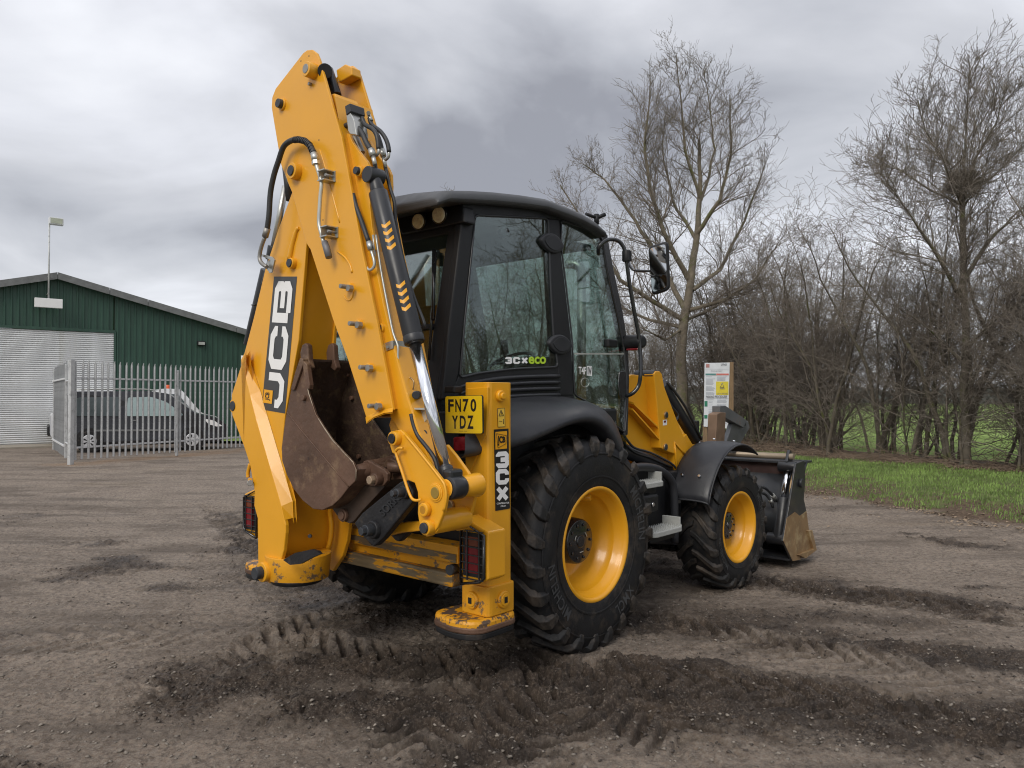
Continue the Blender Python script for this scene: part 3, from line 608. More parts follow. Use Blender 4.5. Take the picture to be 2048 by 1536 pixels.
# ---- stabiliser legs ------------------------------------------------------------------------
def stabiliser(sx):
    ox = 1.175 if sx > 0 else 1.07
    xo, xi = ox * sx, (ox - .19) * sx; a, c_ = min(xo, xi), max(xo, xi)
    r_ = .035
    pl = rnd([(a, YF), (c_, YF), (c_, YF + .205), (a, YF + .205)], .03, 3)
    b = MB(); n = len(pl)
    b.add([(p[0], p[1], .60) for p in pl] + [(p[0], p[1], 1.765) for p in pl], [(i, (i + 1) % n, (i + 1) % n + n, i + n) for i in range(n)] + [tuple(range(n, 2 * n))])
    leg = b.build('stabiliser_leg', YEL, BH, .004)
    b = MB(); e = .014; pl2 = rnd([(a - e, YF - e), (c_ + e, YF - e), (c_ + e, YF + .205 + e), (a - e, YF + .205 + e)], .035, 3)
    b.add([(p[0], p[1], .47) for p in pl2] + [(p[0], p[1], .635) for p in pl2], [(i, (i + 1) % n, (i + 1) % n + n, i + n) for i in range(n)] + [tuple(range(n, 2 * n)), tuple(range(n))][:2])
    b.build('foot_bracket', YELD, leg, .006)
    for cx_, cy_, ax_ in (((a + c_) / 2 - .01 * sx, YF - e, (0, -1, 0)), ((a - e) if sx < 0 else (c_ + e), YF + .11, (sx, 0, 0))):
        v = Vector(ax_); p = Vector((cx_, cy_, .55))
        b = MB(); b.cyl(p, p + v * .016, .050, .046, 26); b.build('pin_cap', YELD, leg, .004)
        b = MB(); b.cyl(p + v * .012, p + v * .021, .034, n=26); b.build('cap_disc', YEL, leg, .002)
        s_ = v.orthogonal().normalized() if abs(v.x) > .5 else Vector((1, 0, 0)); s_ = Vector((0, 1, 0)) if abs(v.x) > .5 else Vector((1, 0, 0))
        b = MB(); qd = [p + v * .0215 + s_ * .013 * i + Vector((0, 0, .017 * j)) for i, j in ((-1, -1), (1, -1), (1, 1), (-1, 1))]; b.ext(qd, v * .001); b.build('square_hole', DBK, leg)
    # foot pad: rounded plate with rubber under it
    def rp(ex, z0, z1, m, nm, bv):
        o2 = rnd([(.83 * sx - ex * sx, YF - .11 - ex), (1.05 * sx, YF - .16 - ex), (1.20 * sx + ex * sx, YF - .10 - ex), (1.20 * sx + ex * sx, YF + .24 + ex), (.86 * sx - ex * sx, YF + .24 + ex)], .09, 6)
        b = MB(); b.ext([Vector((x, y, z0)) for x, y in o2], (0, 0, z1 - z0)); b.build(nm, m, leg, bv)
    rp(0, .405, .468, YELW, 'foot_pad', .02); rp(.004, .395, .432, RUST, 'pad_rim', .01); rp(-.002, .36, .396, RUB, 'rubber_pad', .008)
    # lamp cluster guard
    g = 1 if sx > 0 else -1
    zb, zt = .665, 1.0
    gx0, gx1 = (PY(922, 1100, YF - .13).x, PY(968, 1100, YF - .13).x); gx0, gx1 = (gx0, gx1) if g > 0 else (-gx1 + .11, -gx0 + .11)
    xs = (gx0, gx1) if g > 0 else (gx1, gx0)
    yl = YF - .13
    outl = [(xs[0], zb + .0), (xs[0], zt + .01), (xs[1], zt - .055), (xs[1] + 0, zb + .055), (xs[1] - .03 * g, zb + .03)]
    b = MB(); f_ = [Vector((x, yl + .02 * 0, z)) for x, z in outl]
    k_ = MB(); k_.ext([Vector((x + (.02 * g if i in (2, 3) else 0), yl + .012, z + (.02 if i in (1, 2) else -.006))) for i, (x, z) in enumerate(outl)], (0, .14, 0)); k_.build('lamp_housing', YEL, leg, .008)
    fr = MB(); loop = f_ + [f_[0]]
    fr.tube(loop, .009, 6, 1)
    for k in range(7):
        z = zb + .035 + k * .043; fr.box((min(xs) + .005, yl - .006, z), (max(xs) - .005, yl + .002, z + .006))
    for q in (.30, .82):
        xq = xs[0] + (xs[1] - xs[0]) * q; fr.box((xq - .004, yl - .008, zb + .03), (xq + .004, yl - .002, zt - .04))
    fr.build('lamp_guard', BLKG, leg)
    b = MB(); b.box((min(xs) + .012, yl + .003, zb + .05), (max(xs) - .02, yl + .012, zt - .05)); b.build('lamp_recess', BLK, leg)
    b = MB(); b.box((min(xs) + .035, yl - .001, zb + .07), (max(xs) - .045, yl + .004, zt - .13)); b.build('rear_lamp', RED, leg)
    b = MB(); b.box((min(xs) + .035, yl - .001, zt - .12), (max(xs) - .045, yl + .004, zt - .07)); b.build('indicator_lamp', mat('dark_amber_lens', (.14, .03, .01), .2), leg)
    return leg
XS_ = 1.175
legR = stabiliser(1); legL = stabiliser(-1)
b = MB()
b.ext(LY([(934, 777), (975, 774), (975, 800), (972, 870), (934, 960)], YF - .004), (0, .02, 0)); b.build('leg_head_plate', YEL, BH, .003)
b = MB(); c = PX(999, 792, XS_); b.cyl(c, c + Vector((.022, 0, 0)), .034, .031, 24); b.cyl(c + Vector((.02, 0, 0)), c + Vector((.036, 0, 0)), .019, n=20); b.build('top_button', YEL, legR, .004)
# decals on the leg
XS = 1.1775
b = MB(); b.ext(LX([(988, 859), (1017, 857), (1020, 1017), (991, 1022)], XS), (-.001, 0, 0)); b.build('model_decal', DBK, legR)
b = MB(); b.ext(LX([(991, 864), (1014, 862), (1014, 897), (991, 899)], XS + .0015), (-.001, 0, 0)); b.build('decal_badge', DYL, legR)
b = MB(); text_on(b, 'JCB', [PX(995, 892, XS), PX(1010, 888, XS), PX(1010, 873, XS), PX(994, 871, XS)], .003, .05); b.build('badge_lettering', DBK, legR, fix=False)
b = MB(); dia = LX([(993, 867), (1013, 871), (1012, 887), (996, 896)], XS + .003)
for i in range(4): b.tube([dia[i], dia[(i + 1) % 4]], .0012, 4, 1)
b.build('badge_border', DBK, legR)
b = MB()
for ch, (y0, y1) in zip('3CX', ((903, 936), (938, 969), (971, 1003))):
    block_letter(b, ch, [PX(991.5, y1 + 1, XS), PX(1017.5, y1 - 1, XS), PX(1017, y0 - 1, XS), PX(991, y0 + 1, XS)], .002, .15, .14)
text_on(b, 'CONTRACTOR', [PX(993, 1009, XS), PX(1018, 1007, XS), PX(1018, 1003.5, XS), PX(993, 1005.5, XS)], .002, .02); text_on(b, 'PRO', [PX(1001, 1014, XS), PX(1011, 1013, XS), PX(1011, 1010, XS), PX(1001, 1011, XS)], .002, .02)
b.build('model_lettering', WHT, legR, fix=False)
b = MB(); w = LX([(995, 817), (1009, 816), (1010, 853), (996, 854)], XS + .0005)
b.ext(w, (-.001, 0, 0)); b.build('warning_label', mat('pale_yellow_label', (.78, .50, .06), .5), legR)
b = MB()
for i in range(4): b.tube([w[i], w[(i + 1) % 4]], .0013, 4, 1)
tr = LX([(998, 832), (1007, 831), (1002, 820)], XS + .0015)
for i in range(3): b.tube([tr[i], tr[(i + 1) % 3]], .0018, 4, 1)
b.tube(LX([(1002.5, 824), (1002.5, 829)], XS + .0015), .002, 4, 1); b.tube(LX([(1007, 838), (1007, 848)], XS + .0015), .0022, 4, 1); b.tube(LX([(998, 842), (1004, 843)], XS + .0015), .0013, 4, 1)
b.build('label_symbols', DBK, legR)
# number plate
YP = YF - .085
pl = [PY(891, 866, YP), PY(964.5, 867, YP), PY(963.5, 791, YP), PY(890.5, 793, YP)]
o2 = rnd([(0, 0), (1, 0), (1, 1), (0, 1)], .05, 3)
b = MB(); b.ext([bil(pl, -.012 + u * 1.024, -.012 + v * 1.024) + Vector((0, .003, 0)) for u, v in o2], (0, .008, 0)); npk = b.build('number_plate', DBK, BH, .001)
b = MB(); b.ext([bil(pl, u, v) for u, v in o2], (0, .002, 0)); b.build('plate_face', PLY, npk)
b = MB()
def cell(u0, u1, v0, v1): return [bil(pl, u0, v0), bil(pl, u1, v0), bil(pl, u1, v1), bil(pl, u0, v1)]
for ch, u in zip('FN70', (.085, .285, .49, .70)): text_on(b, ch, cell(u, u + (.155 if ch != '7' else .16), .575, .92), .0012, .028)
for ch, u in zip('YDZ', (.19, .405, .61)): text_on(b, ch, cell(u, u + .165, .12, .475), .0012, .028)
text_on(b, 'FN70 YDZ', cell(.38, .60, .045, .065), .0012)
b.build('plate_lettering', DBK, npk, fix=False)
b = MB(); b.box((.90, YF - .075, 1.705), (.985, YF - .005, 1.745)); b.build('plate_lamp', BLK, npk, .008)
b = MB(); b.box((.82, YF - .045, 1.36), (.99, YF + .02, 1.60)); b.build('lamp_bracket', BLK, BH, .01)
b = MB(); b.ext([PY(x, y, YF - .075) for x, y in rnd([(906, 874), (935, 873), (935, 901), (907, 902)], 4)], (0, .03, 0)); b.build('rear_fog_lamp', RED, BH, .004)
# ---- wheels -------------------------------------------------------------------------------
def wheel(cx, cy, R0, W, rr, sx, nl, steer=0., txt=True, hub=.155, hx=.32):
    """cx = centre of tyre width; sx = +1 right side, -1 left side; rr = rim radius"""
    root = empty('wheel', (cx, cy, R0 - .02), 0, BH); root.rotation_euler = (0, 0, steer)
    h = W / 2; lug = R0 * .055
    Rb = R0 - lug
    # rim (dished towards the outside)
    o = sx
    rimp = [(h * .96, rr + .012), (h * .99, rr + .004), (h * .97, rr - .012), (h * .86, rr - .022), (h * .70, rr - .03), (h * .60, rr - .05), (h * .54, rr - .052), (h * .30, rr - .058), (h * .24, rr - .072), (-h * .02, rr - .078), (-h * .10, rr - .092), (-h * .3, rr - .1), (-h * .36, rr - .12), (-h * .42, rr * .5), (-h * .42, .0)]
    b = MB(); b.lathe_x([(x * o, r) for x, r in rimp], (0, 0, 0), 64); rim = b.build('rim', YEL, root)
    b = MB(); b.lathe_x([(-h * .9 * o, rr), (-h * .8 * o, rr - .03), (-h * .5 * o, rr - .05)], (0, 0, 0), 48); b.build('inner_rim', YEL, root)
    # hub
    b = MB(); b.lathe_x([(-h * .42 * o, hub * 1.05), (h * (hx - .08) * o, hub * .98), (h * (hx - .02) * o, hub * .93), (h * hx * o, 0)], (0, 0, 0), 40)
    for k in range(10):
        a = k * math.pi / 5; b.cyl((h * (hx - .01) * o, math.cos(a) * hub * .74, math.sin(a) * hub * .74), (h * (hx + .02) * o, math.cos(a) * hub * .74, math.sin(a) * hub * .74), hub * .075, n=8)
    b.cyl((h * (hx - .01) * o, 0, 0), (h * (hx + .03) * o, 0, 0), hub * .3, hub * .26, 20)
    b.build('hub', BLKG, root, .003)
    b = MB()
    for a0 in (20, 140, 260):
        pts = [(h * (hx + .012) * o, math.cos(R(a0 + k * 10)) * hub * .46, math.sin(R(a0 + k * 10)) * hub * .46) for k in range(4)]; b.tube(pts, .0035, 5, 1)
    b.build('hub_marking', TUBE, root)
    if hub > .14:
        b = MB(); b.cyl((h * .25 * o, .0, rr * .80), (h * .62 * o, .03, rr * .80), .028, .022, 16); b.build('valve_guard', YEL, root, .004)
    # tyre carcass
    prof = [(.90, rr - .004), (.97, rr + .012), (1.0, rr + .03), (1.06, rr + (Rb - rr) * .45), (1.04, rr + (Rb - rr) * .70), (.96, rr + (Rb - rr) * .9), (.82, Rb - .004), (.4, Rb + R0 * .008), (0, Rb + R0 * .01)]
    full = [(x * h, r) for x, r in prof] + [(-x * h, r) for x, r in prof[::-1][1:]]
    b = MB(); b.lathe_x(full, (0, 0, 0), 72); b.build('tyre', RUB, root)
    # raised rings on the sidewall
    b = MB(); b.lathe_x([(h * 1.035 * o, rr + (Rb - rr) * .22), (h * 1.055 * o, rr + (Rb - rr) * .24), (h * 1.045 * o, rr + (Rb - rr) * .27)], (0, 0, 0), 64)
    b.lathe_x([(h * 1.058 * o, rr + (Rb - rr) * .72), (h * 1.07 * o, rr + (Rb - rr) * .735), (h * 1.04 * o, rr + (Rb - rr) * .76)], (0, 0, 0), 64); b.build('sidewall_ring', RUB, root)
    # tread lugs
    b = MB()
    st = [(-.06, R0, .30, 0.), (.25, R0, .36, .05), (.6, R0 - .004, .44, .16), (.88, R0 - .010, .50, .27), (1.06, R0 - lug * 1.1, .52, .31), (1.10, R0 - lug * 2.4, .44, .33), (1.075, R0 - lug * 3.4, .30, .34)]
    pitch = 2 * math.pi / nl
    for s_ in (1, -1):
        for k in range(nl):
            th0 = (k + (.5 if s_ < 0 else 0)) * pitch; vs = []
            for i, (u, r, wd, dk) in enumerate(st):
                x = u * h * s_; tc_ = th0 + dk * (R0 and .235 / R0 * 2.5)
                hw_ = wd * pitch * .5 * .95
                base = min(Rb - .02, r - lug * 1.3) if u < 1.0 else r - .03
                xin = x - (0 if u < 1.0 else .03 * s_)
                for (tt, rad, xx) in ((tc_ - hw_ * 1.2, base, xin), (tc_ - hw_ * .8, r, x), (tc_ + hw_ * .8, r, x), (tc_ + hw_ * 1.2, base, xin)):
                    vs.append((xx, rad * math.cos(tt), rad * math.sin(tt)))
            m = len(st); fs = [(i * 4 + j, i * 4 + j + 1, (i + 1) * 4 + j + 1, (i + 1) * 4 + j) for i in range(m - 1) for j in range(3)] + [(0, 1, 2, 3), ((m - 1) * 4 + 3, (m - 1) * 4 + 2, (m - 1) * 4 + 1, (m - 1) * 4)]
            b.add(vs, fs)
    o_ = b.build('tread_lugs', RUBT, root, .006); o_['kind'] = 'stuff'
    if txt:
        for a_mid, word, span in ((18, 'MICHELIN', 44), (208, 'MICHELIN', 44), (-55, 'XMCL', 26)):
            b = MB()
            uv, fs = text_mesh(word, .012, 1.08)
            r0, r1 = rr + (Rb - rr) * .36, rr + (Rb - rr) * .60
            vs = []
            for u, v in uv:
                a = R(a_mid + span / 2 - u * span); rad = r0 + (r1 - r0) * v; vs.append((h * (1.045 + .028 * v) * o + .0025 * o, rad * math.cos(a), rad * math.sin(a)))
            b.add(vs, fs); b.build('sidewall_lettering', RUBL, root, fix=False)
    return root
wheel(.925, 0, .725, .42, .372, 1, 23)
wheel(-.925, 0, .725, .42, .385, -1, 23, txt=False)
wheel(.93, 2.25, .55, .36, .305, 1, 20, R(-2), hub=.125, hx=.42)
wheel(-.93, 2.25, .55, .36, .305, -1, 20, R(-2), txt=False, hub=.125, hx=.42)
b = MB(); b.cyl((-.8, 0, .70), (.8, 0, .70), .11, n=20); b.box((-.25, -.25, .5), (.25, .25, .9)); b.build('rear_axle', BLK, BH, .01)
b = MB(); b.cyl((-.8, 2.25, .53), (.8, 2.25, .53), .08, n=20); b.box((-.2, 2.05, .38), (.2, 2.45, .7)); b.build('front_axle', BLK, BH, .01)

# ---- chassis, bonnet ------------------------------------------------------------------------
b = MB(); b.box((-.42, -1.0, .62), (.42, 2.75, .95)); b.build('chassis', BLK, BH, .01)
b = MB(); b.box((-.72, -.95, .95), (.72, .92, 1.30)); b.build('cab_floor_pan', BLK, BH, .01)
b = MB(); sec = [(-.42, .95), (-.44, 1.45), (-.36, 1.62), (0, 1.68), (.36, 1.62), (.44, 1.45), (.42, .95)]
n = len(sec); b.add([(x, .98, z) for x, z in sec] + [(x * .96, 2.75, z - (.16 if z > 1.2 else 0)) for x, z in sec], [(i, i + 1, i + 1 + n, i + n) for i in range(n - 1)] + [tuple(range(n)), tuple(range(n, 2 * n))])
bon = b.build('bonnet', YEL, BH, .02)
b = MB(); b.box((-.43, 2.752, .85), (.43, 2.80, 1.45)); b.build('radiator_grille', BLK, bon, .01)
b = MB(); b.cyl((.10, 1.25, 1.6), (.10, 1.25, 2.72), .040, n=20); b.tube([(.10, 1.25, 2.70), (.10, 1.24, 2.80), (.06, 1.22, 2.85), (-.02, 1.20, 2.86)], .042, 14); b.build('exhaust_stack', ZINC, bon)

# ---- loader arms ----------------------------------------------------------------------------
for sx, nm in ((1, ''), (-1, 'far ')):
    X1, X2 = .74, .60
    ap = [(1236, 757), (1254, 749), (1275, 751), (1293, 758), (1308, 772), (1314, 798), (1321, 890), (1350, 915), (1357, 950), (1340, 942), (1300, 925), (1248, 905), (1236, 860)]
    bp_ = [(1308, 748), (1312, 742), (1319, 742), (1324, 748), (1329, 774), (1350, 830), (1380, 905), (1364, 934), (1358, 954), (1352, 950), (1350, 908), (1336, 903), (1321, 896), (1313, 798)]
    P1 = LX(ap, X2); P2 = LX(bp_, X1)
    f = lambda p: Vector((p.x * sx, p.y, p.z))
    b = MB(); b.ext([f(p) for p in P1], (.05 * sx, 0, 0)); arm = b.build('loader_tower' if sx > 0 else 'loader_tower', YEL, BH, .006)
    b = MB(); b.ext([f(p) for p in P2], (-.10 * sx, 0, 0)); arm2 = b.build('loader_arm', YEL, BH, .006)
    b = MB(); p = PX(1305, 750, .70); b.cyl(f(p) + Vector((-.16 * sx, 0, 0)), f(p) + Vector((.03 * sx, 0, 0)), .042, n=22); b.build('arm_pivot', PIN, arm2, .004)
    for (x, y) in ((1331, 830), (1330, 894)):
        p = f(PX(x, y, X1)); b = MB(); b.cyl(p, p + Vector((.012 * sx, 0, 0)), .030, n=20); b.build('pin_ring', BRONZE, arm2, .002); b = MB(); b.cyl(p, p + Vector((.016 * sx, 0, 0)), .023, n=18); b.build('pin_end', PIN, arm2, .002)
    for pa, pb in (((1248, 812), (1321, 893)), ((1250, 800), (1320, 868))):
        A = [PX(*pa, X2 + .05), PX(*pb, X2 + .05)]; b = MB(); q = [A[0], A[1], A[1] + Vector((.085, 0, -.02)), A[0] + Vector((.085, 0, -.02))]
        b.ext([f(v) for v in q], (0, 0, -.015)); b.build('arm_rib', YEL, arm)
    b = MB(); b.tube([f(PX(x, y, X1 + .003)) for x, y in ((1353, 945), (1351, 905), (1349, 886), (1362, 900), (1372, 912))], .010, 6, 1); b.build('raised_weld', YEL, arm2)
    if sx > 0:
        b = MB(); b.ext(LX([(1326, 840), (1334, 839), (1334, 850), (1326, 851)], X1 + .001), (-.001, 0, 0)); b.build('small_label', WHT, arm2)
        b = MB(); b.ext(LX([(1328, 841.5), (1332, 841), (1332, 845), (1328, 845.5)], X1 + .0025), (-.001, 0, 0)); b.build('label_symbol', RED, arm2)
    # lower boom section going forward to the bucket
    q = [Vector((.66, 1.62, 1.18)), Vector((.66, 2.1, 1.35)), Vector((.66, 2.8, .75)), Vector((.66, 3.05, .45)), Vector((.66, 2.8, .35)), Vector((.66, 1.95, .95))]
    b = MB(); b.ext([f(v) for v in q], (-.09 * sx, 0, 0)); b.build('arm_beam', YEL, arm2, .01)
    a_, c_ = f(PX(1322, 768, .62)), f(PX(1391, 880, .62)); b = MB(); b.cyl(a_, c_, .055, n=24); lr = b.build('bucket_ram', BLKR, BH, .006)
    d_ = (c_ - a_).normalized(); b = MB(); b.cyl(c_, c_ + d_ * .5, .028, n=18); b.build('chrome_rod', CHR, lr)
    b = MB(); b.tube([a_ + Vector((.06 * sx, 0, .02)), a_.lerp(c_, .5) + Vector((.07 * sx, 0, .05)), c_ + Vector((.06 * sx, 0, .01))], .012, 8); b.build('ram_hose', HOSE, lr)
    a_, c_ = f(PX(1240, 898, .66)), f(PX(1352, 944, .66)); b = MB(); b.cyl(a_, c_, .058, n=24); b.build('lift_ram', BLKR, BH, .006)
b = MB(); b.tube(LX([(1246, 868), (1262, 890), (1275, 898), (1300, 905), (1340, 925), (1355, 940)], .74), .010, 8); b.tube(LX([(1246, 884), (1270, 905), (1300, 915), (1345, 935)], .73), .008, 8); b.build('hydraulic_hose', HOSE, BH)
b = MB(); p = PX(1370, 905, .72); b.tube(LX([(1327, 790), (1345, 815), (1356, 830), (1352, 842)], .66), .011, 8); b.tube([p, p + Vector((-.1, .3, -.1))], .02, 8); b.build('hydraulic_hose', HOSE, BH)

# ---- steps and side tank ---------------------------------------------------------------------
tank = [(1255, 938), (1290, 934), (1318, 940), (1338, 955), (1348, 980), (1350, 1010), (1350, 1090), (1290, 1088), (1255, 1080)]
b = MB(); b.ext(LX(tank, .80), (-.35, 0, 0)); tk = b.build('side_tank', BLK, BH, .02)
b = MB(); b.tube(LX([(1262, 936), (1290, 934), (1318, 940), (1338, 956), (1347, 980), (1349, 1040), (1349, 1085)], .87), .035, 10); b.build('step_surround', FEND, tk)
b = MB(); b.box((.78, .62, .80), (1.0, 1.02, .93)); b.build('tool_box', BLK, tk, .015)
b = MB(); b.cyl((1.0, .92, .86), (1.012, .92, .86), .015, n=14); b.build('box_lock', CHR, tk)
def step(x0, x1, y0, y1, z):
    b = MB(); ol = rnd([(x0, y0), (x1 - .02, y0), (x1, y0 + .04), (x1, y1 - .04), (x1 - .02, y1), (x0, y1)], .02, 3)
    b.ext([Vector((x, y, z - .045)) for x, y in ol], (0, 0, .04)); st_ = b.build('step', GRYP, BH, .006)
    b = MB()
    n_ = 5
    for i in range(n_):
        x = x0 + .02 + i * (x1 - x0 - .05) / (n_ - 1)
        k = int((y1 - y0) / .028)
        for j in range(k):
            y = y0 + .012 + j * .028; b.add([(x, y, z - .006), (x + .01, y, z - .006), (x + .01, y + .018, z - .006), (x, y + .018, z - .006), (x + .005, y + .009, z + .014)], [(0, 1, 4), (1, 2, 4), (2, 3, 4), (3, 0, 4)])
    b.build('grip_teeth', GRYP, st_)
    b = MB(); b.box((x0, y1 - .02, z - .01), (x1 - .03, y1, z + .065)); b.build('end_upstand', GRYP, st_, .004)
    b = MB(); b.box((x0 - .1, y0 + .03, z - .10), (x1 - .06, y1 - .04, z - .047)); b.build('step_support', BLK, st_, .01)
step(.86, 1.05, .88, 1.33, .655); step(.83, .98, .80, 1.16, 1.025)
b = MB(); b.box((.60, 1.45, .60), (.80, 1.75, 1.05)); b.build('battery_box', BLK, BH, .015)
b = MB(); b.box((.80, 1.60, .78), (.84, 1.66, .92)); b.build('mudguard_bracket', STEEL, BH, .005)

# ---- front mudguards --------------------------------------------------------------------------
for sx in (1, -1):
    b = MB(); NA = 22; rows = []
    arc = []
    for k in range(NA + 1):
        a = R(158 - k * (158 - 62) / NA); rad = .70 + .03 * math.sin((a - R(62)) / R(96) * math.pi)
        arc.append((2.22 + rad * math.cos(a), .55 + rad * math.sin(a)))
    xs = [(.77, 0), (.82, .008), (.88, .013), (.95, .015), (1.02, .013), (1.08, .008), (1.12, .0), (1.14, -.012)]
    allv = []
    for x, dz in xs:
        allv.append([Vector((x * sx, y + (y - 2.22) * dz, z + dz)) for y, z in arc])
    for i in range(len(allv) - 1): b.sheet(allv[i], allv[i + 1])
    b_all = b; o = b.build('front_mudguard', FEND, BH, weld=True); md = o.modifiers.new('s', 'SOLIDIFY'); md.thickness = .008
    b = MB(); b.tube([v for v in allv[-1]], .007, 8, 1); b.tube([r[0] for r in allv], .008, 8, 1); b.build('mudguard_edge', FEND, o)
    for yy, k in ((.86, 4), (1.02, 4), (.86, 16), (1.0, 18)):
        y, z = arc[k]; nrm = Vector((0, y - 2.22, z - .55)).normalized(); p = Vector((yy * sx, y, z)) + nrm * .022
        b = MB(); b.cyl(p, p + nrm * .014, .014, .011, 12); b.build('mudguard_bolt', CHR, o)

# ---- rear mudguards ----------------------------------------------------------------------------
inn = [(930, 815), (985, 800), (1017, 794), (1055, 791), (1091, 790), (1136, 793), (1165, 801), (1188, 812), (1221, 838), (1240, 868), (1249, 905)]
outr = [(930, 905), (985, 897), (1019, 889), (1054, 880), (1085, 868), (1110, 856), (1147, 840), (1177, 834), (1203, 840), (1228, 864), (1246, 912)]
for sx in (1, -1):
    A = LX(inn, .80); Bq = LX(outr, 1.135); rows = []
    for w_, bl_ in ((0, 0), (.12, .012), (.3, .045), (.55, .075), (.8, .060), (.95, .025), (1, 0)):
        rows.append([Vector(((p.x * (1 - w_) + q.x * w_) * sx, p.y * (1 - w_) + q.y * w_, p.z * (1 - w_) + q.z * w_ + bl_)) for p, q in zip(A, Bq)])
    rows.append([Vector((v.x - .015 * sx, v.y, v.z - .035)) for v in rows[-1]])
    rows.append([Vector((v.x - .12 * sx, v.y, v.z - .01)) for v in rows[-1]])
    b = MB()
    for i in range(len(rows) - 1): b.sheet(rows[i], rows[i + 1])
    bmx = b.build('rear_mudguard', FEND, BH)
    sb = bmx.modifiers.new('sub', 'SUBSURF'); sb.levels = 1; sb.render_levels = 1
    me = bmx.data; bm = bmesh.new(); bm.from_mesh(me); bmesh.ops.remove_doubles(bm, verts=bm.verts, dist=.0005); bmesh.ops.recalc_face_normals(bm, faces=bm.faces); bm.to_mesh(me); bm.free()
    b = MB(); b.box((.56 * sx, -.75, .95), (.80 * sx, .75, 1.60)); b.build('inner_wheel_arch', BLK, BH, .02)

# ---- cab -----------------------------------------------------------------------------------------
CN, CC = (1, 0, .05), .875          # side plane of the cab
RN, RC = (0, 1, -.22), -1.484       # rear plane
def S(px, py, o=0.): return PN(px, py, CN, CC + o)
def SR(px, py, o=0.): return PN(px, py, RN, RC + o)
fx = lambda p, s: Vector((p.x * s, p.y, p.z))
g1 = rnd([(950, 430), (1096, 437), (1101, 571), (1107, 676), (1116, 734), (1026, 738), (955, 747), (919, 756), (931, 624), (942, 518)], 9, 3)
g2 = rnd([(1122, 441), (1166, 455), (1204, 476), (1214, 536), (1234, 624), (1248, 694), (1254, 746), (1254, 817), (1250, 866), (1224, 845), (1202, 820), (1149, 790), (1144, 676), (1132, 571), (1123, 500)], 7, 3)
cab = empty('cab', (0, 0, 0), 0, BH)
def panel(pts, th, nm, m, bev=.004, o=0.):
    for s in (1, -1):
        b = MB(); b.ext([fx(S(x, y, o), s) for x, y in pts], (-th * s, 0, 0)); b.build(nm, m, cab, bev)
# pillars, top rail, sill (outer faces on the side plane)
panel([(926, 425), (955, 425), (949, 440), (941, 518), (930, 624), (918, 745), (905, 800), (882, 800), (889, 745), (896, 676), (913, 536)], .06, 'rear_pillar', BLK, .010, .008)
panel([(1095, 437), (1120, 437), (1122, 500), (1131, 571), (1143, 676), (1148, 792), (1120, 792), (1116, 734), (1107, 676), (1101, 571), (1098, 500)], .06, 'middle_pillar', BLK, .010, .008)
panel([(926, 405), (1000, 405), (1096, 416), (1167, 444), (1216, 470), (1216, 482), (1203, 477), (1166, 456), (1122, 441), (1096, 437), (950, 430), (926, 430)], .06, 'top_rail', BLK, .006, .006)
panel([(905, 780), (918, 752), (955, 745), (1026, 736), (1117, 732), (1148, 790), (1150, 800), (1090, 800), (1017, 805), (905, 830)], .05, 'side_sill', BLK, .006, .004)
panel([(1203, 475), (1216, 476), (1228, 540), (1246, 624), (1257, 694), (1259, 760), (1256, 870), (1248, 870), (1253, 760), (1247, 694), (1233, 624), (1213, 536)], .05, 'front_pillar', BLKG, .006, .006)
panel(g1, .006, 'side_window', GLS, 0); panel(g2, .006, 'door_window', GLS, 0)
for s in (1, -1):
    b = MB(); b.tube([fx(S(x, y, .004), s) for x, y in g1] + [fx(S(*g1[0], .004), s)], .008, 6, 1); b.tube([fx(S(x, y, .004), s) for x, y in g2] + [fx(S(*g2[0], .004), s)], .007, 6, 1); b.build('window_seal', BLKR, cab)
    b = MB()
    for k in range(4):
        dy = k * 12.5; b.tube([fx(S(x, y + dy, .012), s) for x, y in [(918 + k * 3, 775), (945, 766), (985, 759), (1030, 755), (1075, 753), (1119, 752)]], [.008, .013, .014, .014, .014, .012], 8)
    b.build('side_louvre', FEND, cab)
    for (hx, hy) in ((1107, 486), (1123, 689)):
        c = S(hx, hy, .03); b = MB(); pts = []
        for k in range(20):
            t = 2 * math.pi * k / 20; ca, sa = math.cos(t), math.sin(t)
            yy = .135 * abs(ca) ** 1.05 * (1 if ca > 0 else -1); zz = .070 * (1 - (abs(ca)) ** 2.2) ** .8 * (1 if sa > 0 else -1)
            pts.append(Vector((c.x * s, c.y + yy, c.z + zz - .03 * yy)))
        b.ext(pts, (-.035 * s, 0, 0)); b.build('hinge_cover', FEND, cab, .012, 3)
        b = MB(); b.ext([p * 1 + Vector((.001 * s, 0, 0)) + (Vector((c.x * s, c.y, c.z)) - p) * .28 for p in pts], (.004 * s, 0, 0)); b.build('hinge_inlay', FEND, cab, .002)
# rear window and rear posts
LR = [PN(x, y, RN, RC) for x, y in [(890, 790), (924, 440)]]
zt_, zb_ = 2.80, 1.45
def rw(x, z, o=0.): return Vector((x, RC + .22 * z + o, z))
b = MB(); b.ext([rw(-.66, 1.55), rw(.66, 1.55), rw(.63, 2.72), rw(-.63, 2.72)], (0, .006, 0)); b.build('rear_window', GLS, cab)
b = MB()
for s in (1, -1):
    b.ext([rw(.66 * s, 1.3, -.01), rw(.775 * s, 1.3, -.01), rw(.735 * s, 2.85, -.01), rw(.62 * s, 2.85, -.01)], (0, .05, 0))
b.ext([rw(-.66, 2.70, -.012), rw(.66, 2.70, -.012), rw(.66, 2.90, -.012), rw(-.66, 2.90, -.012)], (0, .05, 0)); b.ext([rw(-.7, 1.2, -.012), rw(.7, 1.2, -.012), rw(.68, 1.56, -.012), rw(-.68, 1.56, -.012)], (0, .05, 0))
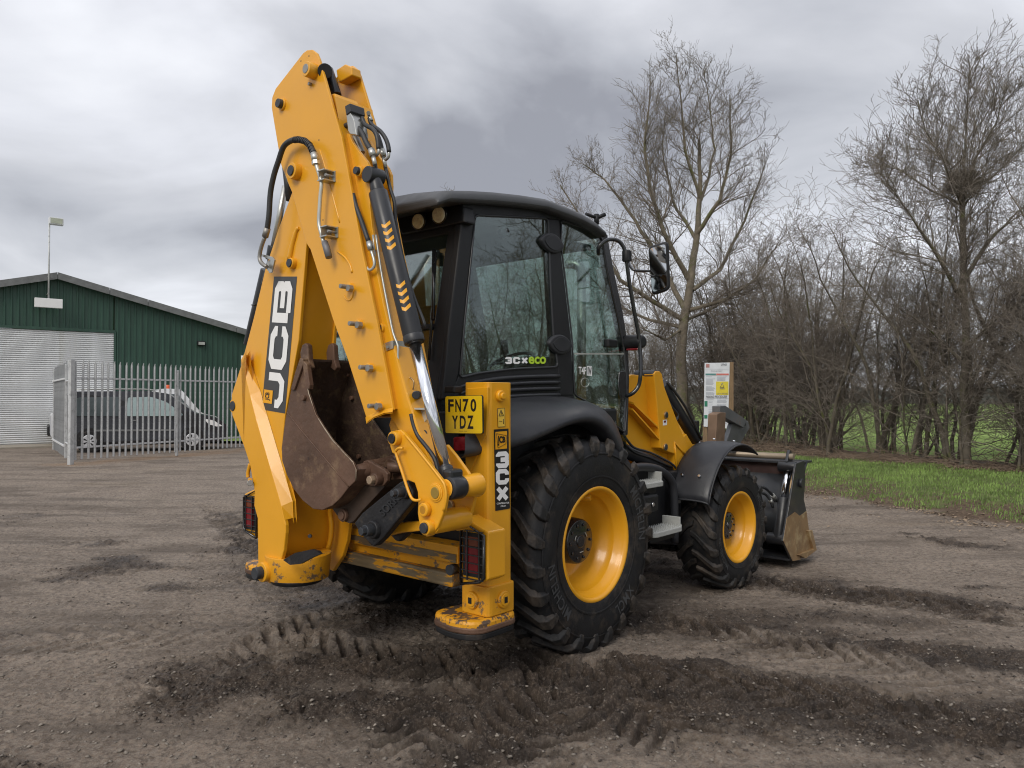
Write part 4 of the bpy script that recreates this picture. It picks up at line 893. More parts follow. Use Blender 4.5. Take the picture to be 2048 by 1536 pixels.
b.build('rear_frame_posts', BLK, cab, .008)
b = MB(); b.ext([rw(-.60, 1.62, -.016), rw(-.585, 1.62, -.016), rw(-.57, 2.70, -.016), rw(-.585, 2.70, -.016)], (0, .02, 0)); b.ext([rw(-.6, 2.1, -.016), rw(.64, 2.1, -.016), rw(.64, 2.13, -.016), rw(-.6, 2.13, -.016)], (0, .02, 0)); b.build('window_bar', BLK, cab)
b = MB(); b.cyl(SR(872, 505, -.03), SR(858, 720, -.03), .008, n=8); b.cyl(SR(868, 500, -.03), SR(866, 640, -.03), .012, n=8); b.build('rear_wiper', BLKG, cab)
b = MB(); b.ext([PN(x, y, RN, RC + .10) for x, y in rnd([(857, 455), (897, 450), (897, 470), (880, 474), (862, 470)], 6)], (0, .03, 0)); b.build('rear_mirror_interior', BLK, cab, .006)
# black visor under the roof with worklights
vis = [(794, 428), (896, 403), (908, 409), (926, 412), (930, 444), (880, 455), (804, 470), (798, 460)]
b = MB(); b.ext([SR(x, y, -.035) for x, y in vis], (0, .10, 0)); b.build('rear_visor', BLK, cab, .012)
for x, y, r_ in ((840, 443, .050), (881, 430, .052)):
    c = SR(x, y, -.045); d_ = Vector((0.15, -1, -.12)).normalized(); b = MB(); b.cyl(c - d_ * .03, c + d_ * .02, r_ * 1.22, r_ * 1.15, 26); wl = b.build('worklight', BLKG, cab, .006)
    b = MB(); b.cyl(c + d_ * .015, c + d_ * .026, r_, r_ * .9, 26); b.build('worklight_lens', LAMP, cab, .004)
    c2 = Vector((-c.x, c.y, c.z)); b = MB(); d2 = Vector((-d_.x, d_.y, d_.z)); b.cyl(c2 - d2 * .03, c2 + d2 * .02, r_ * 1.2, n=26); b.cyl(c2 + d2 * .015, c2 + d2 * .026, r_, n=26); b.build('worklight', BLKG, cab, .004)
# roof
st = []
XE = .80
for px_, lo_, tp_ in ((868, 405, 0), (900, 403, 0), (945, 405, 0), (991, 407, 0), (1045, 412, 0), (1096, 419, 0), (1135, 433, 0), (1167, 446, 0), (1195, 461, 0), (1214, 475, 0)):
    p = PX(px_, lo_, XE); st.append((p.y, p.z))
st[0] = (st[1][0] - .10, st[1][1] - .045)
secs = []
for i, (y, z) in enumerate(st):
    t = i / (len(st) - 1); e = min(1, min(t, 1 - t) * 5 + .25)
    hgt = .085 * (.55 + .45 * e)
    sec = []
    for x, dz in ((1, 0), (1.008, .02), (1.0, hgt * .6), (.965, hgt * .9), (.90, hgt), (.6, hgt + .035 * e), (.3, hgt + .05 * e), (0, hgt + .055 * e)):
        sec.append((XE * x, y, z + dz))
    full = [(-x, y_, z_) for x, y_, z_ in sec[:-1]] + sec[::-1]
    full = [(-a, b_, c_) for a, b_, c_ in full]
    secs.append([Vector(v) for v in full])
yb = secs[0][0].y; 
b = MB()
for i in range(len(secs) - 1): b.sheet(secs[i], secs[i + 1])
n = len(secs[0]); b.add(secs[0], [tuple(range(n))]); b.add(secs[-1], [tuple(range(n))])
b.sheet([s[0] for s in secs], [s[-1] for s in secs], False)
rf_ = b.build('roof', ROOFM, cab)
bm = bmesh.new(); bm.from_mesh(rf_.data); bmesh.ops.remove_doubles(bm, verts=bm.verts, dist=.0005); bmesh.ops.recalc_face_normals(bm, faces=bm.faces); bm.to_mesh(rf_.data); bm.free()
md = rf_.modifiers.new('bv', 'BEVEL'); md.width = .02; md.segments = 3; md.angle_limit = R(40)
b = MB(); c = PX(1193, 436, .62); b.cyl(c, c + Vector((.05, .05, .03)), .016, n=10); b.cyl(c + Vector((-.03, -.1, .02)), c, .013, n=10); b.cyl(c + Vector((0, 0, -.05)), c + Vector((0, 0, .03)), .02, n=10); b.build('aerial_mount', BLK, cab)
# windscreen and front
def front(x, z): return Vector((x, .93 - .0 - max(0, z - 1.75) * .24, z))
b = MB(); fp = [front(x, z) for x, z in ((-.76, 1.1), (.76, 1.1), (.76, 1.75), (.70, 2.88), (-.70, 2.88), (-.76, 1.75))]
b.ext(fp, (0, .006, 0)); b.build('windscreen', GLS, cab)
# headliner, floor, seat, console, wheel
b = MB(); b.box((-.70, -.85, 2.80), (.70, .55, 2.84)); b.build('headliner', INT, cab, .01)
b = MB(); b.box((-.70, -.95, 1.30), (.70, .5, 1.34)); b.build('cab_floor', INT, cab)
b = MB(); b.box((-.28, -.45, 1.50), (.24, .05, 1.66)); b.ext([Vector((-.27, y, z)) for y, z in ((-.40, 1.62), (-.28, 1.60), (-.36, 2.18), (-.42, 2.34), (-.50, 2.34), (-.50, 2.1))], (.50, 0, 0)); b.build('seat', SEAT, cab, .03)
b = MB(); b.box((-.2, -.4, 1.34), (.16, 0, 1.5)); b.build('seat_base', BLK, cab, .01)
b = MB(); b.box((.40, -.45, 1.34), (.70, .30, 1.78)); b.box((-.70, -.45, 1.34), (-.45, .30, 1.78)); b.build('side_console', INT, cab, .03)
b = MB(); b.ext([Vector((-.3, y, z)) for y, z in ((.55, 1.34), (.88, 1.34), (.88, 1.98), (.70, 2.02), (.55, 1.80))], (.6, 0, 0)); b.build('dashboard', BLK, cab, .03)
b = MB(); cc_ = Vector((0, .42, 1.96)); ax_ = Vector((0, -.45, .9)).normalized(); u_ = Vector((1, 0, 0)); v_ = ax_.cross(u_)
b.tube([cc_ + (u_ * math.cos(2 * math.pi * k / 24) + v_ * math.sin(2 * math.pi * k / 24)) * .19 for k in range(25)], .014, 8, 1); b.cyl(cc_ - ax_ * .3, cc_, .03, n=12); b.cyl(cc_ - u_ * .18, cc_ + u_ * .18, .012, n=8); b.cyl(cc_ + u_ * .18, cc_ + u_ * .18 + ax_ * .05, .018, n=10); b.build('steering_wheel', BLKG, cab)
b = MB(); b.cyl((.52, -.2, 1.75), (.50, -.22, 2.0), .014, n=8); b.cyl((.50, -.22, 1.98), (.495, -.225, 2.08), .028, n=12); b.cyl((.60, -.75, 1.4), (.60, -.75, 2.0), .012, n=8); b.build('control_lever', BLKG, cab)
b = MB(); b.cyl(S(1003, 468, -.06), S(1010, 463, -.02), .035, n=16); b.cyl(S(1010, 463, -.02), S(1018, 460, .0), .016, n=10); b.build('window_catch', BLKG, cab, .004)
# door furniture on the near side
b = MB(); hp = [(1197, 508, .03), (1197, 496, .06), (1204, 486, .08), (1218, 479, .10), (1235, 481, .12), (1246, 492, .14), (1252, 512, .15), (1258, 560, .15), (1268, 620, .15), (1277, 670, .15), (1281, 715, .15), (1281, 750, .15), (1277, 772, .13), (1266, 786, .10), (1253, 792, .04)]
b.tube([S(x, y, o) for x, y, o in hp], .016, 10); gr = b.build('grab_rail', BLKG, cab)
b = MB(); c = S(1253, 512, .15); b.cyl(c + Vector((0, 0, .045)), c + Vector((0, 0, -.045)), .03, n=16); b.box((c.x - .03, c.y - .02, c.z - .04), (c.x + .03, c.y + .03, c.z + .04)); b.build('mirror_clamp', BLK, cab, .006)
b = MB(); b.tube([S(1258, 524, .18), S(1262, 535, .22), S(1272, 541, .26), S(1300, 542, .34)], .010, 8); b.build('mirror_arm', BLKG, cab)
# side mirror
mc = S(1316, 534, .34)
def mq(u, v, o=0.):
    d = (RI @ Vector((-.93, -1.50, -.12))).normalized(); r_ = Vector((0, 0, 1)).cross(d).normalized(); return mc + r_ * u + Vector((0, 0, v)) + d * o
ol = rnd([(-.085, .165), (.075, .195), (.085, -.18), (-.055, -.215)], .04, 4)
b = MB(); b.ext([mq(u, v, -.05) for u, v in ol], mq(0, 0, .0) - mq(0, 0, -.05)); mr = b.build('side_mirror', BLK, cab, .02, 3)
b = MB(); ol2 = rnd([(-.068, .145), (.062, .17), (.070, -.05), (-.060, -.065)], .025, 4); b.ext([mq(u, v, .0035) for u, v in ol2], mq(0, 0, .002) - mq(0, 0, 0)); b.build('mirror_glass', MIRR, cab)
b = MB(); ol2 = rnd([(-.060, -.075), (.070, -.06), (.070, -.16), (-.040, -.19)], .025, 4); b.ext([mq(u, v, .0035) for u, v in ol2], mq(0, 0, .002) - mq(0, 0, 0)); b.build('wide_angle_glass', MIRR, cab)
# front light pod beside the door
c = PX(1269, 684, .86); b = MB(); b.cyl(c + Vector((-.09, .03, 0)), c + Vector((.08, .0, .0)), .062, .050, 22); hl = b.build('front_light_pod', BLK, cab, .02, 3)
b = MB(); b.box(tuple(c + Vector((-.06, -.03, -.066))), tuple(c + Vector((.05, .03, -.05)))); b.build('side_indicator', RED, cab, .008)
b = MB(); b.box(tuple(S(1218, 687, .0) + Vector((-.02, -.05, -.03))), tuple(S(1224, 687, .0) + Vector((.03, .04, .03)))); b.build('door_catch', BLK, cab, .01)
b = MB(); ap_ = []
b.ext([S(x, y, .014) for x, y in rnd([(1239, 742), (1251, 742), (1253, 770), (1250, 798), (1241, 798), (1237, 770)], 6)], (-.01, 0, 0)); b.build('door_handle', BLKG, cab, .004)
# stickers on the glass
b = MB()
def sq(x0, y0, x1, y1, sl=0., o=.006): return [S(x0, y1, o), S(x1, y1 + sl, o), S(x1, y0 + sl, o), S(x0, y0, o)]
for ch, x in zip('3CX', (1010, 1026, 1042)): block_letter(b, ch, sq(x, 714, x + 14, 728), .001, .16, .14)
b.build('model_sticker_white', WHT, cab, fix=False)
b = MB(); text_on(b, 'eco', sq(1057, 713, 1092, 728), .001, .03); b.build('model_sticker_green', LIME, cab, fix=False)
b = MB(); text_on(b, 'T4F', sq(1157, 733, 1172, 748, 1), .001, .02); b.ext(sq(1174, 732, 1184, 751, 1, .006), (-.001, 0, 0)); b.build('engine_sticker', WHT, cab, fix=False)
b = MB(); text_on(b, 'IV', sq(1175, 734, 1183, 749, 1), .002, .02); b.build('sticker_numeral', DBK, cab, fix=False)
b = MB(); pts = [S(1170 + 8 * math.cos(2 * math.pi * k / 24), 765 + 9 * math.sin(2 * math.pi * k / 24), .006) for k in range(25)]; b.tube(pts, .002, 5, 1); b.build('round_sticker', TUBE, cab)
b = MB(); b.ext([S(x, y, .004) for x, y in ((1149, 706), (1252, 706), (1252, 709), (1149, 709))], (-.002, 0, 0)); b.build('glass_joint', TUBE, cab)

# ---- loader bucket with folded forks -----------------------------------------------------------
XB = 1.17
sp = [(1592, 927), (1609, 921), (1611, 960), (1608, 998), (1614, 1026), (1618, 1060), (1622, 1100), (1612, 1115), (1598, 1110), (1602, 1120), (1585, 1123), (1566, 1082), (1575, 1032), (1582, 990), (1588, 950)]
SPt = LX(sp, XB)
prof = [Vector((0, p.y + .36, p.z)) for p in LX([(1592, 927), (1584, 952), (1574, 985), (1563, 1030), (1560, 1060), (1567, 1083), (1585, 1122)], XB)]
b = MB(); b.sheet([Vector((-1.17, p.y, p.z)) for p in prof], [Vector((1.16, p.y, p.z)) for p in prof]); lb = b.build('loader_bucket', LBK, BH); md = lb.modifiers.new('s', 'SOLIDIFY'); md.thickness = .012
for s in (1, -1):
    b = MB(); b.ext([Vector((p.x * s, p.y, p.z)) for p in SPt], (-.02 * s, 0, 0)); b.build('side_plate', LBK, lb, .004)
    low_ = LX([(1574, 1036), (1590, 1024), (1600, 1032), (1613, 1022), (1618, 1060), (1622, 1100), (1612, 1114), (1598, 1109), (1602, 1119), (1585.5, 1122), (1567, 1082)], XB + .004)
    b = MB(); b.ext([Vector((p.x * s, p.y, p.z)) for p in low_], (-.003 * s, 0, 0)); b.build('worn_side_patch', LBKW, lb)
    cut = LX([(1617, 1062), (1625, 1060), (1634, 1100), (1612, 1117), (1598, 1110), (1628, 1098)], XB + .03)
    b = MB(); b.ext([Vector((p.x * s, p.y, p.z)) for p in cut], (-.06 * s, 0, 0)); b.build('side_cutter', LBKW, lb, .004)
b = MB()
p1_, p2_ = PX(1592, 927, XB), PX(1588, 952, XB)
b.box((-1.17, p1_.y + .22, p1_.z - .24), (1.0, p1_.y + .36, p1_.z - .005)); b.build('top_beam', mat('dark_red_brown_paint', (.05, .03, .028), .45, .1, var=.2), lb, .008)
b = MB(); b.box((-1.17, p1_.y + .16, p1_.z - .022), (1.15, p1_.y + .50, p1_.z)); b.build('top_flange', LBK, lb, .004)
pb_ = PX(1585, 1122, XB); b = MB(); b.box((-1.17, pb_.y - .02, max(.03, pb_.z)), (1.15, pb_.y + .62, max(.03, pb_.z) + .02)); b.build('bucket_floor', LBK, lb)
b = MB(); A = [PX(1592, 930, 1.15), PX(1582, 965, 1.15), PX(1580, 990, 1.15)]; b.tube(A, .010, 8); b.build('edge_bead', LBKW, lb)
# clam ram
ra_, rb_ = PX(1580, 938, 1.02), PX(1562, 1076, 1.02)
ra_.y -= .06; rb_.y -= .06
m_ = ra_.lerp(rb_, .42); b = MB(); b.cyl(m_, rb_, .062, n=26); cr_ = b.build('clam_ram', BLKR, lb, .006)
b = MB(); b.cyl(ra_, m_, .036, n=20); b.build('clam_ram_rod', CHR, lb)
b = MB(); b.cyl(ra_ + Vector((-.09, 0, .03)), ra_ + Vector((.09, 0, .03)), .055, n=20); b.build('clam_ram_pin', BLKR, lb, .006); b = MB(); b.cyl(rb_ + Vector((-.11, 0, 0)), rb_ + Vector((.10, 0, 0)), .06, n=20); b.build('clam_ram_pin', BLKR, lb, .006)
b = MB(); q_ = PX(1545, 1010, .9); b.tube([PX(1512, 972, .9), PX(1530, 976, .92), PX(1545, 990, .95), PX(1555, 1003, .97)], .014, 8); b.tube([PX(1514, 985, .9), PX(1530, 988, .92), PX(1540, 1000, .95), PX(1546, 1015, .97)], .014, 8); b.build('bucket_hose', HOSE, lb)
b = MB(); b.cyl(PX(1545, 990, .95), PX(1553, 1000, .96), .022, n=10); b.cyl(PX(1540, 999, .95), PX(1545, 1008, .96), .022, n=10); b.build('hose_coupling', ZINC, lb)
b = MB(); s0 = PX(1600, 966, XB + .0); b.cyl(s0, s0 + Vector((.03, 0, 0)), .045, n=20); b.build('side_boss', LBK, lb, .006)
# fork hanger bar across the top
zb0 = PX(1574, 913, 1.00); b = MB(); b.cyl((-1.0, zb0.y, zb0.z), (1.07, zb0.y, zb0.z), .032, n=18); b.build('fork_shaft', mat('bare_tan_steel', (.32, .26, .19), .5, .5, var=.15), lb)
for x in (1.0, -.9):
    b = MB(); b.ext([Vector((x, zb0.y - .07, p1_.z)), Vector((x, zb0.y + .08, p1_.z)), Vector((x, zb0.y + .05, zb0.z + .05)), Vector((x, zb0.y, zb0.z + .07))], (.03, 0, 0)); b.build('shaft_lug', LBK, lb, .006)
# folded pallet forks
FRK = mat('fork_steel', (.13, .135, .14), .5, .4, var=.2, col2=(.19, .12, .08), c2scale=6, c2lo=.6, c2hi=.75)
FRR = mat('rusty_fork_steel', (.20, .13, .085), .6, .3, var=.25)
def fork(dx):
    X = .42
    D_ = lambda l: [PX(a, c, X) + Vector((dx, 0, 0)) for a, c in l]
    fk = empty('pallet_fork', (0, 0, 0), 0, BH)
    b = MB(); b.ext(D_([(1416, 828), (1424, 824), (1434, 825), (1430, 905), (1412, 905)]), (.10, 0, 0)); b.build('fork_upright', FRR, fk, .006)
    b = MB(); b.ext(D_([(1424, 812), (1435, 811), (1478, 840), (1472, 855), (1432, 834), (1424, 826)]), (.09, 0, 0)); b.build('fork_beam', FRK, fk, .005)
    b = MB(); b.ext(D_([(1475, 840), (1488, 842), (1491, 856), (1482, 870), (1462, 905), (1436, 905), (1450, 866), (1455, 848)]), (.05, 0, 0)); b.build('fork_heel', FRK, fk, .006)
    b = MB(); c = D_([(1480, 848)])[0]; b.cyl(c + Vector((.05, 0, 0)), c + Vector((.06, 0, 0)), .02, n=12); b.build('fork_hole', DBK, fk)
fork(0); fork(-1.05)
# ================================================================== the yard
rng = np.random.default_rng(11)
def hash2(ix, iy, s):
    h = (ix.astype(np.int64) * 374761393 + iy.astype(np.int64) * 668265263 + s * 1442695041) & 0xffffffff
    h = ((h ^ (h >> 13)) * 1274126177) & 0xffffffff
    return ((h ^ (h >> 16)) & 0xffff) / 65535.0
def vnoise(x, y, s=0):
    ix, iy = np.floor(x), np.floor(y); fx_, fy_ = x - ix, y - iy
    ix = ix.astype(np.int64); iy = iy.astype(np.int64)
    u = fx_ * fx_ * (3 - 2 * fx_); v = fy_ * fy_ * (3 - 2 * fy_)
    a = hash2(ix, iy, s); b_ = hash2(ix + 1, iy, s); c_ = hash2(ix, iy + 1, s); d_ = hash2(ix + 1, iy + 1, s)
    return (a * (1 - u) + b_ * u) * (1 - v) + (c_ * (1 - u) + d_ * u) * v
def fbm(x, y, o=5, s=0, g=.5):
    t = 0; a = 1; n_ = 0
    for k in range(o):
        c_, s_ = math.cos(k * .7), math.sin(k * .7)
        t = t + a * (vnoise((x * c_ - y * s_) * 2 ** k, (x * s_ + y * c_) * 2 ** k, s + k) - .5); n_ += a; a *= g
    return t / n_
def seg_dist(x, y, pts):
    best = np.full(x.shape, 1e9); al = np.zeros(x.shape); side = np.zeros(x.shape); acc = 0
    for (ax, ay), (bx, by) in zip(pts[:-1], pts[1:]):
        L = math.hypot(bx - ax, by - ay); dx, dy = (bx - ax) / L, (by - ay) / L
        t = np.clip((x - ax) * dx + (y - ay) * dy, 0, L); ex = x - ax - t * dx; ey = y - ay - t * dy; d = np.hypot(ex, ey)
        m = d < best; best = np.where(m, d, best); al = np.where(m, acc + t, al); side = np.where(m, ex * -dy + ey * dx, side); acc += L
    return best, al, side
def gp(l): return [tuple(GD(a, b)[:2]) for a, b in l]
TR = [  # tyre tracks pressed in the mud: points on the ground, half width, depth, tread pitch
    (gp([(1120, 1290), (1130, 1380), (1060, 1480), (960, 1640)]), .27, .040, .15),
    (gp([(1390, 1500), (1250, 1400), (1200, 1290)]), .24, .030, .14),
    (gp([(560, 1290), (760, 1330), (1000, 1350), (1400, 1370), (1800, 1420), (2200, 1520)]), .27, .034, .15),
    (gp([(1500, 1165), (1700, 1190), (1900, 1215), (2200, 1260)]), .25, .032, .15),
    (gp([(700, 1230), (560, 1290), (420, 1370), (330, 1430)]), .24, .032, .15),
    (gp([(1290, 1240), (1500, 1280), (1750, 1330), (2100, 1400)]), .24, .026, .15),
    (gp([(640, 1130), (540, 1110), (460, 1050), (420, 1000)]), .20, .020, .15),
    (gp([(0, 1290), (300, 1270), (600, 1240)]), .3, .010, .17),
    (gp([(820, 1536), (900, 1380), (960, 1280)]), .22, .034, .14)]
CH = [(gp([(480, 1050), (640, 1180), (760, 1240)]), .45), (gp([(420, 1380), (620, 1340), (900, 1330)]), .42), (gp([(860, 1330), (1200, 1380), (1500, 1400), (2048, 1460)]), .60),
      (gp([(1300, 1140), (1600, 1170), (2100, 1230)]), .50), (gp([(1250, 1250), (1500, 1270), (2048, 1340)]), .55), (gp([(1050, 1340), (1000, 1540)]), .45), (gp([(760, 1200), (1300, 1100)]), 1.25), (gp([(640, 1130), (1000, 1010)]), 1.25), (gp([(620, 1420), (960, 1440)]), .35)]  # widest bands: damp mud and contact shade, both painted dark under the machine
VE = [tuple(v) for v in ((4.3, 17.5), (5.02, 13.4), (5.6, 11.9), (6.65, 9.9), (9.2, 5.6), (13.5, -2.0))]       # edge of the grass verge
HE = [(4.2, 34.), (7.9, 28.), (8.2, 20.8), (10.4, 15.6), (14.8, 10.0), (20.3, 5.), (25., -2.)]               # hedge line
def clods(x, y, cell, s, dens=.6):
    """broken lumps: domes of random size on a jittered grid"""
    gx, gy = x / cell, y / cell; ix0, iy0 = np.floor(gx).astype(np.int64), np.floor(gy).astype(np.int64); out_ = np.zeros(x.shape)
    for dx in (-1, 0, 1):
        for dy in (-1, 0, 1):
            ix, iy = ix0 + dx, iy0 + dy; px_ = ix + hash2(ix, iy, s); py_ = iy + hash2(ix, iy, s + 1); rd = hash2(ix, iy, s + 2); r_ = (.25 + .65 * rd) * (hash2(ix, iy, s + 3) < dens)
            an = hash2(ix, iy, s + 4) * 3.14; ex, ey = gx - px_, gy - py_; e1 = ex * np.cos(an) + ey * np.sin(an); e2 = (-ex * np.sin(an) + ey * np.cos(an)) * 1.5
            d_ = np.sqrt(e1 * e1 + e2 * e2) / np.maximum(r_, 1e-6); out_ = np.maximum(out_, np.clip(1 - d_ ** 2.2, 0, 1) ** .6 * r_ * (hash2(ix, iy, s + 3) < dens))
    return out_ * cell
def verge(x, y):
    """>0 on the verge side of the edge"""
    yy = np.array([p[1] for p in VE][::-1]); xx = np.array([p[0] for p in VE][::-1]); xe = np.interp(y, yy, xx)
    xe = np.where(y > 17.5, 4.3 - (y - 17.5) * .12, xe)
    return (x - xe) * .88 + fbm(x * 1.5, y * 1.5, 3, 40) * .7
def height(x, y, detail=True):
    h = fbm(x * .35, y * .35, 3, 1) * .06 + fbm(x * 1.6, y * 1.6, 3, 9) * .022
    ch = np.zeros(x.shape)
    wob = fbm(x * 2.2, y * 2.2, 4, 77) * .5
    for pts, w in CH:
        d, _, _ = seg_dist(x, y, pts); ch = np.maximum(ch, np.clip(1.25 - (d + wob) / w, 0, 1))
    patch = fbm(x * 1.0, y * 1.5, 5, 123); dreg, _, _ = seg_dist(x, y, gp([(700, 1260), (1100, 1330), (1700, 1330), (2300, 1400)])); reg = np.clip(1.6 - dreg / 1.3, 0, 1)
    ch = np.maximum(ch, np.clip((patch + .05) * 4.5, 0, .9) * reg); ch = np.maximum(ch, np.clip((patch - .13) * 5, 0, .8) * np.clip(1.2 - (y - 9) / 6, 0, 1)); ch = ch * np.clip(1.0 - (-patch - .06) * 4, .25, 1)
    tr = np.zeros(x.shape)
    for pts, w, dp, pt in TR:
        d, al, sd_ = seg_dist(x, y, pts); tl_ = sum(math.hypot(q[0] - p[0], q[1] - p[1]) for p, q in zip(pts[:-1], pts[1:])); endf = np.clip((tl_ - al) / 1.1, 0, 1) * np.clip(al / .3 + .3, 0, 1); dp = dp * endf; m = np.clip((w + .04 - d) / .07, 0, 1)
        br = np.clip(1.25 + fbm(x * 1.7, y * 1.7, 3, 55) * 3.2, 0, 1)
        ph = (al + np.abs(sd_) * .9) / pt; lug = np.clip(np.sin(ph * 2 * math.pi + fbm(x * 4, y * 4, 3, 88) * 2.5) * 2.6 + .2, -1, 1)
        tr += m * br * (-dp * .6 + dp * .95 * lug) + np.exp(-((d - w - .05) / .06) ** 2) * dp * .6 * br
    h = h + tr
    if detail:
        n_a = fbm(x * 7, y * 7, 4, 5, .6); rg = .5 - np.abs(fbm(x * 11, y * 11, 4, 31, .62)) * 3.2
        big = fbm(x * 3.1, y * 3.1, 4, 15, .6); wx = x + fbm(x * 9, y * 9, 3, 71) * .06; wy = y + fbm(x * 9, y * 9, 3, 72) * .06; loose = np.clip(fbm(x * 1.8, y * 1.8, 3, 81) * 4 + .55, 0, 1); tq_ = 1 - .6 * np.clip(tr * 0 + np.abs(tr) * 60, 0, 1); ck = tq_ * (clods(wx, wy, .11, 400, .5) * .42 + clods(wx, wy, .05, 410, .6) * .48) * loose + clods(x, y, .026, 420, .6) * .40
        h = h + ck * ch + clods(x, y, .033, 430, .22) * .30 * (1 - ch); h = h + ch * (big * .08 + n_a * .055 + rg * .022) + (1 - ch) * (n_a * .014 + rg * .0035) + fbm(x * 34, y * 34, 4, 61, .7) * (.012 + .020 * ch)
        st = fbm(x * 1.2 + y * .2, y * 9, 4, 91, .6); h = h + st * .018 * (1 - ch) * np.clip((y - 5) / 6, 0, 1)
    v = verge(x, y); sm_ = np.clip(v / 1.3, 0, 1); sm_ = sm_ * sm_ * (3 - 2 * sm_)
    hx__ = np.interp(y, [p[1] for p in HE][::-1], [p[0] for p in HE][::-1]); h = h * (1 - .5 * sm_) + sm_ * .20 + np.clip(v, 0, 8) * .012 - np.clip(x - hx__ - .9, 0, 1) * .5
    # flat where the machine stands
    return h, ch, tr, v
NR_, NC_ = 760, 960
tt = np.linspace(0, 1, NR_); ys = 1 / (1 / 3.0 + (1 / 60 - 1 / 3.0) * tt ** .93)
uu = np.linspace(-.78, .78, NC_)
Y = np.repeat(ys[:, None], NC_, 1); X = uu[None, :] * (Y + .55)
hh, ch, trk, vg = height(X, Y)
fade = np.clip((40 - Y) / 15, 0, 1); hh = hh * np.clip((45 - Y) / 20, 0, 1)
V = np.stack([X, Y, hh], -1).reshape(-1, 3)
def grid_mesh(name, V, nr, nc, attrs, m):
    me = bpy.data.meshes.new(name); nf = (nr - 1) * (nc - 1)
    i = np.arange(nr - 1)[:, None] * nc + np.arange(nc - 1)[None, :]
    F_ = np.stack([i, i + 1, i + 1 + nc, i + nc], -1).reshape(-1, 4)
    me.vertices.add(len(V)); me.vertices.foreach_set('co', V.astype(np.float32).ravel())
    me.loops.add(nf * 4); me.loops.foreach_set('vertex_index', F_.astype(np.int32).ravel())
    me.polygons.add(nf); me.polygons.foreach_set('loop_start', np.arange(nf, dtype=np.int32) * 4)
    me.update(calc_edges=True); me.validate()
    me.polygons.foreach_set('use_smooth', np.ones(nf, dtype=bool))
    for k, a in attrs.items():
        at_ = me.attributes.new(k, 'FLOAT', 'POINT'); at_.data.foreach_set('value', a.astype(np.float32).ravel())
    me.materials.append(m); o = bpy.data.objects.new(name, me); COL.objects.link(o); return o
# ground material: dry grit, churned damp mud (also painted shade under the machine) and turf, chosen by surveyed masks
gm = bpy.data.materials.new('muddy_yard'); gm.use_nodes = True; t = gm.node_tree; pb = t.nodes['Principled BSDF']; n_ = t.nodes.new; l_ = t.links.new
def attr(nm):
    a = n_('ShaderNodeAttribute'); a.attribute_name = nm; return a.outputs['Fac']
geo = n_('ShaderNodeNewGeometry'); pos = geo.outputs['Position']
def noi(sc, det=6, ro=.6, st_=None):
    v = pos
    if st_: mp = n_('ShaderNodeMapping'); mp.inputs['Scale'].default_value = st_; l_(pos, mp.inputs[0]); v = mp.outputs[0]
    x = n_('ShaderNodeTexNoise'); x.inputs['Scale'].default_value = sc; x.inputs['Detail'].default_value = det; x.inputs['Roughness'].default_value = ro; l_(v, x.inputs['Vector']); return x.outputs['Fac']
def mr(v, a, b_, c_=0., d_=1.):
    x = n_('ShaderNodeMapRange'); x.inputs[1].default_value = a; x.inputs[2].default_value = b_; x.inputs[3].default_value = c_; x.inputs[4].default_value = d_; l_(v, x.inputs[0]); return x.outputs[0]
def mixc(f, a, b_):
    x = n_('ShaderNodeMix'); x.data_type = 'RGBA'; l_(f, x.inputs[0])
    for i, v in ((6, a), (7, b_)):
        if isinstance(v, tuple): x.inputs[i].default_value = (*v, 1)
        else: l_(v, x.inputs[i])
    return x.outputs[2]
def mt(op, a, b_):
    x = n_('ShaderNodeMath'); x.operation = op
    for i, v in enumerate((a, b_)):
        if isinstance(v, (int, float)): x.inputs[i].default_value = v
        else: l_(v, x.inputs[i])
    return x.outputs[0]
dry = mixc(mr(noi(1.6, 8, .65), .35, .65), (.195, .146, .108), (.32, .252, .194))
dry = mixc(mr(noi(55, 6, .8), .42, .62), dry, (.30, .26, .215)); dry = mixc(mr(noi(21, 8, .85), .46, .62), dry, (.105, .084, .068))
streak = noi(1.5, 7, .65, (.22, 1.6, 1)); dry = mixc(mr(streak, .52, .66, 0, .65), dry, (.098, .080, .065))
sandy = mr(noi(.55, 5, .6, (.35, 1, 1)), .60, .72, 0, .6); dry = mixc(mr(noi(.8, 8, .75, (.5, 1.2, 1)), .50, .62, 0, .75), dry, (.105, .082, .063)); dry = mixc(sandy, dry, (.22, .17, .115))
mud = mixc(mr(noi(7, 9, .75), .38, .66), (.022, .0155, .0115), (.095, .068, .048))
mf = mt('ADD', attr('churn_shade'), mr(noi(14, 6, .7), .3, .7, -.28, .28)); mf = mr(mf, .28, .82)
mud = mixc(mr(noi(60, 6, .8), .50, .66), mud, (.20, .16, .125)); mud = mixc(mr(noi(2.6, 5, .6), .45, .65, 0, .6), mud, (.017, .012, .009)); col = mixc(mf, dry, mud)
